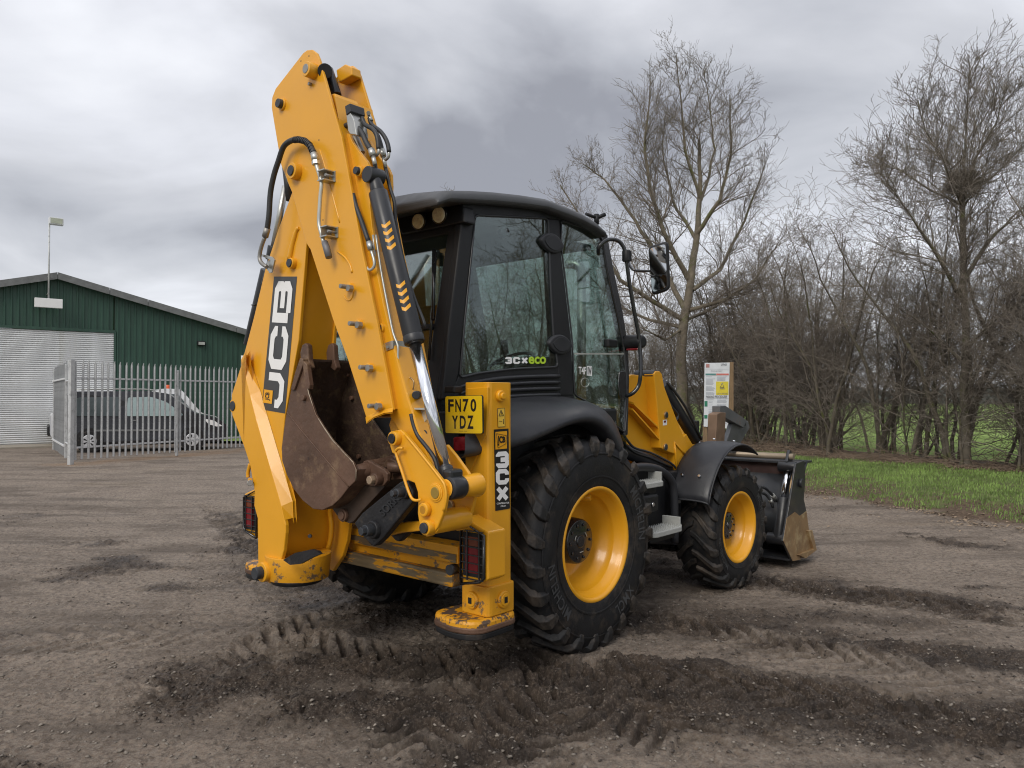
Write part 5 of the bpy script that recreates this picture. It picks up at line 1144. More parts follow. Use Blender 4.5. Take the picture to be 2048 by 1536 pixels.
# grit specks
vo = n_('ShaderNodeTexVoronoi'); vo.inputs['Scale'].default_value = 75; l_(pos, vo.inputs['Vector'])
sp_ = mr(vo.outputs['Distance'], .16, .10); rndc = n_('ShaderNodeSeparateColor'); l_(vo.outputs['Color'], rndc.inputs[0]); sp2 = mt('MULTIPLY', sp_, mr(rndc.outputs[0], .80, .84))
col = mixc(mt('MULTIPLY', sp2, .75), col, (.34, .31, .27))
turf = mixc(mr(noi(5, 8, .7), .40, .62), (.085, .10, .035), (.15, .17, .06))
soil = mixc(mr(noi(18, 6, .7), .4, .6), (.075, .050, .032), (.15, .105, .07))
gf = mr(mt('ADD', attr('verge'), mr(noi(1.1, 6, .7), .3, .7, -.9, .9)), .75, 1.1)
gf = mt('MULTIPLY', gf, mr(attr('under'), .2, .7, 1, 0)); sy = n_('ShaderNodeSeparateXYZ'); l_(pos, sy.inputs[0]); gf = mt('MULTIPLY', gf, mr(mt('ADD', sy.outputs[1], mr(noi(.7, 4), .3, .7, -2, 2)), 18, 20.5, 1, 0)); vcol = mixc(gf, soil, turf); vmask = mr(attr('verge'), -.05, .2); col = mixc(vmask, col, vcol)
# tan sand below the fence
col = mixc(attr('sand'), col, (.27, .165, .085))
l_(col, pb.inputs['Base Color']); l_(mr(mt('ADD', mf, mr(noi(1.8, 4), .4, .65, -.6, .35)), 0, 1, .88, .48), pb.inputs['Roughness']); pb.inputs['Specular IOR Level'].default_value = .35
bp1 = n_('ShaderNodeBump'); bp1.inputs['Strength'].default_value = .9; bp1.inputs['Distance'].default_value = .025; l_(noi(34, 9, .82), bp1.inputs['Height'])
bp2 = n_('ShaderNodeBump'); bp2.inputs['Strength'].default_value = .6; bp2.inputs['Distance'].default_value = .008; l_(sp2, bp2.inputs['Height']); l_(bp1.outputs[0], bp2.inputs['Normal']); l_(bp2.outputs[0], pb.inputs['Normal'])
fl0, fl1 = GD(141, 930), GD(352, 912); fdir = (fl1 - fl0).normalized()
fs, _, _ = seg_dist(X, Y, [tuple(fl0[:2]), tuple((fl0 + fdir * 9)[:2])]); sand = np.clip(1 - fs / .8 + fbm(X * 3, Y * 3, 4, 7) * 1.6, 0, 1) * .55
hxx = np.interp(Y, [p[1] for p in HE][::-1], [p[0] for p in HE][::-1]); und = np.clip((X - hxx + 2.3 + fbm(X * 1.3, Y * 1.3, 3, 99) * 3) / 1.2, 0, 1) * (X < hxx + 1.2)
ground = grid_mesh('ground', V, NR_, NC_, {'churn_shade': ch, 'verge': vg, 'sand': sand, 'under': und}, gm); tag(ground, kind='structure')
# outer ground sheet to the horizon (field beyond the hedge), a little lower
fm = bpy.data.materials.new('far_field'); fm.use_nodes = True; t = fm.node_tree; pb = t.nodes['Principled BSDF']; n_ = t.nodes.new; l_ = t.links.new
geo = n_('ShaderNodeNewGeometry'); pos = geo.outputs['Position']
l_(mixc(mr(noi(.25, 8, .7), .38, .62), (.15, .215, .055), (.23, .31, .095)), pb.inputs['Base Color']); pb.inputs['Roughness'].default_value = 1.; pb.inputs['Specular IOR Level'].default_value = .1
b = MB(); b.add([(-900, -900, -.25), (900, -900, -.25), (900, 900, -.25), (-900, 900, -.25)], [(0, 1, 2, 3)]); o = b.build('field', fm); tag(o, kind='structure')
b = MB(); hx = [(p[0] + .9, p[1]) for p in HE]
b.add([(x, y, .14) for x, y in hx] + [(x + 75, y + 40, .14) for x, y in hx], [(i, i + 1, i + 1 + len(hx), i + len(hx)) for i in range(len(hx) - 1)]); o = b.build('grass_field', fm); tag(o, kind='structure')
b = MB(); b.add([(-40, 28, .10), (60, 28, .10), (300, 320, .10), (-300, 320, .10)], [(0, 1, 2, 3)]); o = b.build('far_pasture', fm); tag(o, kind='structure')
# side ground where the grid stops
sg = bpy.data.materials.new('plain_yard'); sg.use_nodes = True; t = sg.node_tree; pb = t.nodes['Principled BSDF']; n_ = t.nodes.new; l_ = t.links.new
geo = n_('ShaderNodeNewGeometry'); pos = geo.outputs['Position']; l_(mixc(mr(noi(2, 8, .7), .38, .62), (.10, .085, .07), (.19, .165, .14)), pb.inputs['Base Color']); pb.inputs['Roughness'].default_value = .9
b = MB(); b.add([(-70, -30, -.10), (12, -30, -.10), (12, 60, -.10), (-70, 60, -.10)], [(0, 1, 2, 3)]); o = b.build('yard_base', sg); tag(o, kind='structure')

def hgt(x, y):
    h, c, t_, v = height(np.array([x], float), np.array([y], float), True); return float(h[0])
# ---- pebbles, clods, leaves, grass ----------------------------------------------------------------
def scatter(name, pts, sizes, m, base_v, base_f, flat=.6, label=None):
    n = len(pts); bv = np.array(base_v, float); bf = np.array(base_f); k = len(bv)
    a = rng.uniform(0, 2 * math.pi, n); c_, s_ = np.cos(a), np.sin(a)
    jit = rng.uniform(.65, 1.25, (n, k, 3)); P = bv[None] * jit * sizes[:, None, None]; P[:, :, 2] *= flat
    x = P[:, :, 0] * c_[:, None] - P[:, :, 1] * s_[:, None]; y = P[:, :, 0] * s_[:, None] + P[:, :, 1] * c_[:, None]
    tx = rng.normal(0, .25, n); P2 = np.stack([x, y, P[:, :, 2] + x * tx[:, None]], -1) + pts[:, None, :]
    F_ = (bf[None] + (np.arange(n) * k)[:, None, None]).reshape(-1, bf.shape[1])
    me = bpy.data.meshes.new(name); nf = len(F_); q = bf.shape[1]
    me.vertices.add(n * k); me.vertices.foreach_set('co', P2.astype(np.float32).ravel()); me.loops.add(nf * q); me.loops.foreach_set('vertex_index', F_.astype(np.int32).ravel())
    me.polygons.add(nf); me.polygons.foreach_set('loop_start', np.arange(nf, dtype=np.int32) * q); me.update(calc_edges=True)
    me.materials.append(m); o = bpy.data.objects.new(name, me); COL.objects.link(o); tag(o, label, None, None, 'stuff'); return o
octv = [(1, 0, 0), (0, 1, 0), (-1, 0, 0), (0, -1, 0), (0, 0, .9), (0, 0, -.7), (.6, .6, .4), (-.6, -.5, .35)]
octf = [(0, 6, 4), (6, 1, 4), (1, 2, 4), (2, 7, 4), (7, 3, 4), (3, 0, 4), (1, 0, 5), (2, 1, 5), (3, 2, 5), (0, 3, 5), (0, 1, 6), (2, 3, 7)]
def place(n, smax, smin, power=2.2, only_churn=False, ymax=13, lift=.0):
    u = rng.uniform(-.72, .72, n * 3); y = 3.0 * (ymax / 3.0) ** (rng.uniform(0, 1, n * 3)); x = u * (y + .3)
    h, c_, _, v = height(x, y); keep = (v < .1)
    if only_churn: keep &= (c_ > .45 + rng.uniform(-.3, .2, n * 3))
    x, y, h = x[keep][:n], y[keep][:n], h[keep][:n]; s = smin + (smax - smin) * rng.uniform(0, 1, len(x)) ** power
    return np.stack([x, y, h + s * .15 + lift], -1), s
p, s = place(14000, .017, .003, 5); scatter('pebbles', p, s, STONE, octv, octf, .6, 'pale grit and pebbles scattered over the muddy yard')
p, s = place(9000, .016, .004, 3.0, True, 12); scatter('mud_clods', p, s, CLOD, octv, octf, .75, 'dark crumbs and clods of churned mud around the wheels')
# leaf litter along the verge edge and below the hedge
n = 17000; tq = rng.uniform(0, 1, n); iy = rng.uniform(5.0, 27, n); xx = np.interp(iy, [p[1] for p in VE][::-1], [p[0] for p in VE][::-1]) - np.where(iy > 17.5, (iy - 17.5) * .12, 0)
xx = xx + rng.normal(.0, .16, n) * np.where(rng.uniform(0, 1, n) < .3, 5, 1) + fbm(iy * 1.3, iy * .2, 3, 19) * 1.2; two = rng.uniform(0, 1, n) < .62; hxv = np.interp(iy, [p[1] for p in HE][::-1], [p[0] for p in HE][::-1]); xx = np.where(two, hxv - 1.2 + rng.normal(0, .7, n), xx)
kk = fbm(xx * 2.2, iy * 2.2, 4, 321) + rng.uniform(-.1, .1, n) > -.02; xx, iy = xx[kk], iy[kk]; n = len(xx)
h, _, _, _ = height(xx, iy); scatter('leaf_litter', np.stack([xx, iy, h + .012], -1), rng.uniform(.010, .034, n), LEAF, [(1, 0, .1), (0, .6, .45), (-1, 0, .1), (0, -.6, .35)], [(0, 1, 2, 3)], .9, 'brown fallen leaves along the edge of the grass verge')
# grass blades
n = 95000; iy = 7.5 * (26 / 7.5) ** rng.uniform(0, 1, n); xe = np.interp(iy, [p[1] for p in VE][::-1], [p[0] for p in VE][::-1]); hx_ = np.interp(iy, [p[1] for p in HE][::-1], [p[0] for p in HE][::-1])
xx = xe + .1 + rng.uniform(0, 1, n) * (hx_ - xe - .3); hgt_, _, _, v = height(xx, iy)
den = fbm(xx * 1.1, iy * 1.1, 4, 200) * 1.8 + np.clip(v * .5, 0, .6) + np.clip(hx_ - xx - 2.0, -1, .3)
k = den + rng.uniform(-.25, .25, n) - np.clip((iy + fbm(xx, iy, 3, 66) * 6 - 18) / 2.5, 0, 2) > .34; xx, iy, hgt_ = xx[k], iy[k], hgt_[k]
scatter('verge_grass', np.stack([xx, iy, hgt_ - .005], -1), rng.uniform(.018, .055, len(xx)), GRASS, [(.10, 0, 0), (-.10, 0, 0), (.3, .35, 1.3), (-.05, .22, .75)], [(0, 3, 1), (0, 2, 3)], 1.0, 'short rough grass on the verge beside the track')

# ================================================================== trees
def tree_segments(seed, base, H, r0, lean=0., spread=.62, upw=.28, kids=(3, 4, 3, 3, 2), fork=.30, twig=.006, gnarl=.16, l0=.36, ratio=.68, droop=0., maxseg=9000):
    rr = random.Random(seed); segs = []
    def branch(p, d, L, r, lv, budget=1.):
        n = 5 if lv < 2 else (4 if lv < 4 else 3); q = p; dd = d
        step = L / n; pts = [(p, r)]
        for i in range(n):
            dd = (dd + Vector((rr.gauss(0, gnarl), rr.gauss(0, gnarl), rr.gauss(0, gnarl) * .7 + upw * .25 - droop * .2))).normalized()
            q2 = q + dd * step; r2 = max(twig * .5, r * (1 - (.55 if lv else .42) * (i + 1) / n)); segs.append((q, q2, pts[-1][1], r2, lv)); q = q2; pts.append((q, r2))
            if lv < len(kids) and len(segs) < maxseg:
                lo = fork if lv == 0 else .12
                if (i + 1) / n > lo:
                    for _ in range(kids[lv] if rr.random() < .8 else kids[lv] - 1):
                        az = rr.uniform(0, 2 * math.pi); u = dd.orthogonal().normalized(); w = dd.cross(u); out_ = u * math.cos(az) + w * math.sin(az)
                        sp_ = spread * rr.uniform(.7, 1.3); nd = (dd * math.cos(sp_) + out_ * math.sin(sp_) + Vector((0, 0, upw * .6))).normalized()
                        pos_ = q - dd * step * rr.uniform(0, .9)
                        branch(pos_, nd, L * ratio * rr.uniform(.6, 1.15) * (1 if lv else (1.15 - .55 * (i / n))), max(twig, r2 * rr.uniform(.42, .62)), lv + 1)
        return
    branch(Vector(base), Vector((lean, 0, 1)).normalized(), H * l0 * (1 if True else 1), r0, 0)
    return segs
def seg_mesh(segs, name, m, nthin=3, nthick=8, thick=.03):
    groups = [(nthin, [s for s in segs if s[2] < thick]), (nthick, [s for s in segs if s[2] >= thick])]
    VS, FS, off = [], [], 0
    for n, L in groups:
        if not L: continue
        a = np.array([tuple(s[0]) for s in L]); c_ = np.array([tuple(s[1]) for s in L]); ra = np.array([s[2] for s in L]); rb = np.array([s[3] for s in L])
        d = c_ - a; d /= np.linalg.norm(d, axis=1)[:, None] + 1e-9
        ref = np.where(np.abs(d[:, 2:3]) > .9, np.array([[1., 0, 0]]), np.array([[0., 0, 1]])); u = np.cross(d, ref); u /= np.linalg.norm(u, axis=1)[:, None]; w = np.cross(d, u)
        th = 2 * math.pi * np.arange(n) / n; cs, sn = np.cos(th), np.sin(th)
        ring = lambda p, r: p[:, None, :] + (u[:, None, :] * cs[None, :, None] + w[:, None, :] * sn[None, :, None]) * r[:, None, None]
        A = ring(a - d * ra[:, None] * .3, ra); B_ = ring(c_, rb); V_ = np.concatenate([A, B_], 1).reshape(-1, 3)
        k = np.arange(n); q = np.stack([k, (k + 1) % n, (k + 1) % n + n, k + n], -1); F_ = (q[None] + (np.arange(len(L)) * 2 * n)[:, None, None]).reshape(-1, 4) + off
        VS.append(V_); FS.append(F_); off += len(V_)
    V_ = np.concatenate(VS); F_ = np.concatenate(FS); nf = len(F_)
    me = bpy.data.meshes.new(name); me.vertices.add(len(V_)); me.vertices.foreach_set('co', V_.astype(np.float32).ravel()); me.loops.add(nf * 4); me.loops.foreach_set('vertex_index', F_.astype(np.int32).ravel())
    me.polygons.add(nf); me.polygons.foreach_set('loop_start', np.arange(nf, dtype=np.int32) * 4); me.update(calc_edges=True); me.polygons.foreach_set('use_smooth', np.ones(nf, dtype=bool)); me.materials.append(m)
    return me
def make_tree(name, segs, loc, label, cat, group=None, tm=BARK, cm_=TWIG, lvt=1, rz=0.):
    e_ = empty(name, loc, rz); tag(e_, label, cat, group)
    tk_ = bpy.data.objects.new('trunk', seg_mesh([s for s in segs if s[4] < lvt], 'trunk', tm)); COL.objects.link(tk_); tk_.parent = e_
    cr_ = bpy.data.objects.new('crown', seg_mesh([s for s in segs if s[4] >= lvt], 'crown', cm_)); COL.objects.link(cr_); cr_.parent = e_
    return e_
print('tree section')
# the large bare tree: trunk then strong ascending limbs, built limb by limb from surveyed points
def limb_tree(seed, D, trunk, limbs, sub, twigr=.0056):
    rr = random.Random(seed); segs = []
    def along(pts, r0, r1, lv):
        P = [Vector(p) for p in pts]; out_ = []; m = len(P) - 1
        tot = sum((P[i + 1] - P[i]).length for i in range(m)); s_ = 0
        for i in range(m):
            n = 4
            for k in range(n):
                t0, t1 = k / n, (k + 1) / n; a_, b_ = P[i].lerp(P[i + 1], t0), P[i].lerp(P[i + 1], t1); L = (P[i + 1] - P[i]).length
                j = Vector((rr.gauss(0, .02), rr.gauss(0, .02), 0)) * L * .5; b2 = b_ + (j if k < n - 1 else Vector())
                if out_: a_ = out_[-1][1]
                f0 = (s_ + L * t0) / tot; f1 = (s_ + L * t1) / tot; out_.append((a_, b2, r0 + (r1 - r0) * f0, r0 + (r1 - r0) * f1, lv, f1))
            s_ += L
        segs.extend(o[:5] for o in out_); return out_
    def spray(p, d, L, r, lv):
        q = p; dd = d; n = 4
        for i in range(n):
            dd = (dd + Vector((rr.gauss(0, .19), rr.gauss(0, .19), rr.gauss(.03, .13)))).normalized(); q2 = q + dd * L / n; r2 = max(twigr * .6, r * (1 - .6 * (i + 1) / n)); segs.append((q, q2, max(twigr * .6, r * (1 - .6 * i / n)), r2, lv))
            if lv < 5:
                for _ in range((2 if rr.random() < (.40 if lv < 3 else .22) else 1) if (lv < 4 or rr.random() < .28) else 0):
                    az = rr.uniform(0, 6.28); u = dd.orthogonal().normalized(); w = dd.cross(u); a_ = rr.uniform(.45, .95); nd = (dd * math.cos(a_) + (u * math.cos(az) + w * math.sin(az)) * math.sin(a_) + Vector((0, 0, .18))).normalized()
                    spray(q.lerp(q2, rr.random()), nd, L * rr.uniform(.38, .66), r2 * .62, lv + 1)
            q = q2
    T = along(trunk, *sub[0], 0)
    for pts, r0, dens in limbs:
        O = along(pts, r0, r0 * .22, 1)
        for o in O:
            for _ in range(dens):
                if o[5] < .18: continue
                d = (o[1] - o[0]).normalized(); az = rr.uniform(0, 6.28); u = d.orthogonal().normalized(); w = d.cross(u); a_ = rr.uniform(.5, .95)
                nd = (d * math.cos(a_) + (u * math.cos(az) + w * math.sin(az)) * math.sin(a_) + Vector((0, 0, .12))).normalized()
                spray(o[0].lerp(o[1], rr.random()), nd, rr.uniform(.9, 1.9) * (1.2 - .7 * o[5]), max(.010, o[3] * .40), 2)
    for o in T[-6:]:
        for _ in range(2):
            az = rr.uniform(0, 6.28); nd = Vector((math.cos(az) * .6, math.sin(az) * .6, .8)).normalized(); spray(o[1], nd, 1.3, .02, 2)
    return segs
DT = 23.5
def L3(l, z=0.): return [AT(x, y, DT + d) for x, y, d in l]
limbs = [
    (L3([(1366, 640, 0), (1310, 605, -.5), (1240, 560, -1.0), (1180, 470, -1.2), (1120, 370, -1.3)]), .085, 2),
    (L3([(1366, 655, 0), (1300, 640, .6), (1230, 610, 1.2), (1170, 540, 1.6)]), .06, 2),
    (L3([(1370, 620, 0), (1330, 540, .6), (1270, 440, 1.0), (1210, 360, 1.3), (1170, 330, 1.4)]), .09, 2),
    (L3([(1378, 560, 0), (1330, 470, -.6), (1300, 380, -.9), (1290, 280, -1.1), (1300, 170, -1.2)]), .085, 3),
    (L3([(1392, 480, 0), (1345, 400, .7), (1325, 300, 1.0), (1330, 240, 1.2)]), .06, 2),
    (L3([(1392, 470, 0), (1440, 400, -.7), (1462, 310, -1.0), (1460, 190, -1.2)]), .07, 2),
    (L3([(1385, 580, 0), (1440, 540, .7), (1490, 440, 1.2), (1530, 330, 1.4)]), .075, 2),
    (L3([(1380, 620, 0), (1450, 600, -.5), (1510, 560, -1.0), (1560, 480, -1.3)]), .07, 2),
    (L3([(1400, 400, 0), (1370, 300, -.5), (1362, 200, -.6), (1352, 110, -.7)]), .055, 2),
    (L3([(1402, 400, 0), (1430, 300, .5), (1420, 220, .6), (1408, 130, .7)]), .05, 2),
    (L3([(1372, 640, 0), (1420, 620, 1.2), (1470, 590, 2.0), (1540, 570, 2.4)]), .055, 2),
    (L3([(1362, 660, 0), (1330, 680, -1.), (1290, 660, -1.8), (1250, 600, -2.2)]), .05, 2)]
trunkp = L3([(1367, 905, 0), (1364, 800, 0), (1362, 700, 0), (1368, 640, 0), (1382, 560, 0), (1394, 470, 0), (1400, 380, 0), (1398, 280, 0)])
segs = limb_tree(5, DT, trunkp, limbs, [(.205, .045)]); bl = trunkp[0]
segs = [(a - bl, c_ - bl, r1, r2, lv) for a, c_, r1, r2, lv in segs]; print('big tree', len(segs))
make_tree('bare_tree', segs, bl, 'tall leafless tree with a pale straight trunk rising behind the cab mirror', 'tree', lvt=2)
# tall hawthorn on the right with a dense clump in its crown
DT = 16.0
limbs = [(L3([(1925, 600, 0), (1880, 520, -.4), (1820, 430, -.7), (1760, 345, -.8)]), .05, 3), (L3([(1928, 560, 0), (1980, 480, .4), (2040, 420, .7), (2100, 380, .8)]), .05, 2),
         (L3([(1926, 420, 0), (1890, 330, .3), (1850, 260, .5), (1836, 200, .6)]), .04, 2), (L3([(1926, 400, 0), (1950, 320, -.3), (1990, 250, -.4), (2010, 180, -.5)]), .04, 2),
         (L3([(1926, 400, 0), (1930, 300, .2), (1935, 220, .2), (1938, 140, .2)]), .04, 2), (L3([(1926, 410, 0), (1860, 380, .6), (1800, 340, .9), (1750, 330, 1.0)]), .035, 2),
         (L3([(1926, 400, 0), (1990, 350, .6), (2040, 300, .9), (2080, 260, 1.0)]), .035, 2), (L3([(1930, 700, 0), (1990, 640, -.6), (2060, 590, -.9)]), .04, 3), (L3([(1922, 720, 0), (1860, 660, .6), (1790, 610, .9)]), .04, 3),
         (L3([(1926, 415, 0), (1900, 360, -.6), (1880, 300, -.9)]), .03, 2), (L3([(1926, 415, 0), (1960, 370, .6), (1975, 320, .9)]), .03, 2)]
trunkp = L3([(1935, 935, 0), (1928, 800, 0), (1932, 650, 0), (1926, 520, 0), (1925, 400, 0)])
segs = limb_tree(9, DT, trunkp, limbs, [(.095, .055)], .005); bl = trunkp[0]
rr = random.Random(3)
cl = AT(1925, 372, DT)
for _ in range(700):
    d = Vector((rr.gauss(0, 1), rr.gauss(0, 1), rr.gauss(0, .8))).normalized(); p0 = cl + d * rr.uniform(0, .22); segs.append((p0, p0 + (d + Vector((0, 0, .4))).normalized() * rr.uniform(.12, .38), .0075, .005, 2))
segs = [(a - bl, c_ - bl, r1, r2, lv) for a, c_, r1, r2, lv in segs]; print('hawthorn', len(segs))
make_tree('hawthorn_tree', segs, bl, 'tall hawthorn at the right with a dense clump of twigs in its crown', 'tree', tm=HBARK, lvt=2)
# hedge individuals
protos = []
def hedge_proto(seed):
    r2_ = random.Random(seed); S_ = []
    def spray(p, d, L, r, lv):
        q = p; dd = d; n = 4 if lv < 2 else 3
        for i in range(n):
            dd = (dd + Vector((r2_.gauss(0, .22), r2_.gauss(0, .22), r2_.gauss(.04, .16)))).normalized(); q2 = q + dd * L / n; ra = max(.0032, r * (1 - .65 * i / n)); rb = max(.003, r * (1 - .65 * (i + 1) / n)); S_.append((q, q2, ra, rb, lv + 1))
            if lv < 3 and r2_.random() < (.95, .95, .8)[lv - 0]:
                az = r2_.uniform(0, 6.28); u = dd.orthogonal().normalized(); w = dd.cross(u); a_ = r2_.uniform(.5, 1.2); nd = (dd * math.cos(a_) + (u * math.cos(az) + w * math.sin(az)) * math.sin(a_)).normalized()
                spray(q2, nd, L * r2_.uniform(.4, .75), ra * .62, lv + 1)
            q = q2
    ns = r2_.randint(3, 5)
    for k in range(ns):
        a_ = r2_.uniform(0, 6.28); ro = r2_.uniform(0, .4); p = Vector((math.cos(a_) * ro, math.sin(a_) * ro, 0)); d = Vector((r2_.gauss(0, .22), r2_.gauss(0, .22), 1)).normalized(); H = r2_.uniform(3.4, 6.6); r0 = r2_.uniform(.022, .06) * (H / 5.5); m = 16
        for i in range(m):
            d = (d + Vector((r2_.gauss(0, .10), r2_.gauss(0, .10), .05))).normalized(); q = p + d * H / m; f = i / m; ra = r0 * (1 - f) ** .8 + .005; rb = r0 * max(0, 1 - (i + 1) / m) ** .8 + .005
            S_.append((p, q, ra, rb, 0 if ra > .018 else 1))
            for _ in range((0 if r2_.random() < .6 else 1) if f < .2 else (2 if r2_.random() < .45 else 1)):
                az = r2_.uniform(0, 6.28); u = d.orthogonal().normalized(); w = d.cross(u); b_ = r2_.uniform(.45, 1.25) - f * .2; nd = (d * math.cos(b_) + (u * math.cos(az) + w * math.sin(az)) * math.sin(b_)).normalized()
                spray(p.lerp(q, r2_.random()), nd, r2_.uniform(.6, 1.5) * (1.15 - .6 * f), min(.014, ra * .5), 0)
            p = q
    return S_
for i in range(7):
    sg_ = hedge_proto(300 + i)
    protos.append((seg_mesh([s for s in sg_ if s[4] < 1], 'trunk', HBARK), seg_mesh([s for s in sg_ if s[4] >= 1], 'crown', TWIG), len(sg_)))
print('hedge protos', [p[2] for p in protos])
rr = random.Random(21)
def hedge_line(pts, gap, rows, hs, label, grp, jitter=.3, zoff=.0, cat='hedge shrub'):
    L = [(Vector(a), Vector(b_)) for a, b_ in zip(pts[:-1], pts[1:])]; k = 0
    for a, b_ in L:
        ln = (b_ - a).length; m = max(1, int(ln / gap)); nr_ = Vector((-(b_ - a).y, (b_ - a).x)).normalized()
        for j in range(m):
            for ro in range(rows):
                p = a.lerp(b_, (j + rr.uniform(.2, .8)) / m) + nr_ * ((ro - (rows - 1) / 2) * .9 + rr.uniform(-jitter, jitter))
                x, y = p.x, p.y; z = hgt(x, y) if y < 40 and y > 3 and abs(x) < .8 * y else .25
                e_ = empty('hedge_shrub', (x, y, z - .03 + zoff), rr.uniform(0, 6.28)); s_ = hs * rr.uniform(.78, 1.12); e_.scale = (s_ * rr.uniform(.9, 1.1), s_, s_)
                tag(e_, label, cat, grp); pr = protos[k % 7]; k += 1 + rr.randint(0, 2)
                for nm, me in (('trunk', pr[0]), ('crown', pr[1])):
                    o = bpy.data.objects.new(nm, me); COL.objects.link(o); o.parent = e_
HV = [Vector(p) for p in HE]
hedge_line([HE[1], HE[2], HE[3]], .85, 2, 1.0, 'bare hawthorn shrub with tangled stems in the overgrown hedge along the field', 'hawthorn shrubs in the hedge')
hedge_line([HE[3], (12.2, 13.3)], .55, 3, .95, 'bare hawthorn shrub with tangled stems in the overgrown hedge along the field', 'hawthorn shrubs in the hedge')
hedge_line([(12.2, 13.3), HE[4], HE[5], HE[6]], 1.0, 2, 1.0, 'bare hawthorn shrub in the hedge past the right edge of the view', 'hawthorn shrubs beyond the frame')
hedge_line([HE[0], HE[1]], 1.0, 2, .85, 'bare shrub in the far stretch of hedge behind the parking sign', 'shrubs in the far stretch of hedge')
hedge_line([(-12, 44), (-4, 41), (4.2, 34.)], 2.4, 1, .62, 'bare shrub in the low hedge line seen past the cab', 'shrubs in the hedge past the cab')
# larger trees to the right, seen in the cab glass
for i, (x, y, h) in enumerate(((18.5, 8.2, 1.75), (15.2, 13.2, 1.45), (21.5, 3.2, 1.55))):
    e_ = empty('bare_tree', (x, y, .2), i * 1.9); e_.scale = (h, h, h); tag(e_, ['large bare tree standing right of the view and mirrored in the side window', 'bare tree just past the right edge of the view', 'bare tree farthest right along the hedge'][i], 'tree')
    for nm, me in (('trunk', protos[i * 2][0]), ('crown', protos[i * 2][1])): o = bpy.data.objects.new(nm, me); COL.objects.link(o); o.parent = e_
for i, (px, D, h) in enumerate(((905, 34, 1.62), (985, 37, 1.75), (1050, 33, 1.5), (1105, 36, 1.35), (700, 40, 1.15), (860, 39, 1.5))):
    g_ = AT(px, 830, D); e_ = empty('bare_tree', (g_.x, g_.y, .1), i * 1.3); e_.scale = (h * 1.2, h * 1.2, h)
    tag(e_, ['bare tree behind the cab with its twig tips just above the roof', 'tall bare tree seen through the side window of the cab', 'bare tree seen through the side window near the middle pillar', 'bare tree seen through the cab door glass', 'low bare tree glimpsed between the digging bucket and the dipper', 'bare tree seen through the rear window of the cab'][i], 'tree')
    for nm, me in (('trunk', protos[(i + 3) % 7][0]), ('crown', protos[(i + 3) % 7][1])): o = bpy.data.objects.new(nm, me); COL.objects.link(o); o.parent = e_
# far wood line on the horizon
fw = bpy.data.materials.new('distant_wood'); fw.use_nodes = True; fw.node_tree.nodes['Principled BSDF'].inputs['Base Color'].default_value = (.10, .105, .10, 1); fw.node_tree.nodes['Principled BSDF'].inputs['Roughness'].default_value = 1
b = MB(); r5 = random.Random(4)
for k in range(900):
    x = r5.uniform(-160, 190); y = 190 + r5.uniform(0, 30); h = r5.uniform(2.0, 5.2); w = r5.uniform(2, 4)
    b.add([(x - w, y, 0), (x + w, y, 0), (x + w * .7, y + 1, h * .7), (x + r5.uniform(-.5, .5), y + 1, h), (x - w * .8, y + 1, h * .6)], [(0, 1, 2, 3, 4)]); b.add([(x - w, y + 3, 0), (x, y + 3, h), (x + w, y + 3, 0)], [(0, 1, 2)])
o = b.build('distant_trees', fw, fix=False); tag(o, 'dim line of far trees across the field on the horizon', None, None, 'stuff')
# dead brambles and fallen sticks at the foot of the hedge
sb_ = []
for k in range(1500):
    t0 = rr.random(); y = 13 + 13 * t0 ** 1.1; hx0 = float(np.interp(y, [p[1] for p in HE][::-1], [p[0] for p in HE][::-1])); x = hx0 - .55 + rr.gauss(0, .42); z = hgt(x, y)
    p0 = Vector((x, y, z)); d = Vector((rr.gauss(0, 1), rr.gauss(0, .6), rr.uniform(0, .5))).normalized(); L = rr.uniform(.25, .9)
    for i in range(4): p1 = p0 + d * L / 4; sb_.append((p0, p1, .005, .0045, 2)); d = (d + Vector((rr.gauss(0, .15), rr.gauss(0, .15), -.18))).normalized(); p0 = p1
me = seg_mesh(sb_, 'dead_brambles', BRUSH); o = bpy.data.objects.new('dead_brambles', me); COL.objects.link(o); tag(o, 'tangle of dead brambles and sticks at the foot of the hedge', None, None, 'stuff')

# ================================================================== warehouse
WA = Vector((-17.45, 26.2, 0)); WD = (Vector((-14.7, 28.4, 0)) - WA).normalized(); WN = Vector((-WD.y, WD.x, 0)); WZ = math.atan2(WD.y, WD.x)
wh = empty('warehouse', WA, WZ); tag(wh, 'green corrugated metal warehouse with a low pitched roof and a pale roller door', 'warehouse')
# local x along the gable, y into the building, z up
RX, RZ_, SLR, SLL = 1.64, 5.92, .246, .262
X0, X1 = -10.5, 12.0
def top(x): return RZ_ - (x - RX) * SLR if x > RX else RZ_ - (RX - x) * SLL
DX0, DX1, DH = -3.4, (Vector((-14.7, 28.4, 0)) - WA).length, 4.06
def corr(xa, xb, zlo):
    """trapezoid-ribbed cladding between xa and xb from zlo (number) up to the verge"""
    b = MB(); p = .20; A, B_ = [], []; x = xa
    prof_ = [(0, 0), (.06, 0), (.075, -.03), (.125, -.03), (.14, 0)]
    while x < xb:
        for dx, dy in prof_:
            if x + dx <= xb: A.append((x + dx, dy, zlo)); B_.append((x + dx, dy, top(x + dx) - .02))
        x += p
    b.sheet(A, B_, False); return b
corr(X0, DX0, 0).build('wall_cladding', GRNS, wh, fix=False); corr(DX0, DX1, DH).build('wall_cladding', GRNS, wh, fix=False); corr(DX1, X1, 0).build('wall_cladding', GRNS, wh, fix=False)
b = MB(); b.box((X1 - .02, -.04, 0), (X1 + .06, .1, top(X1))); b.build('corner_flashing', GRNS, wh)
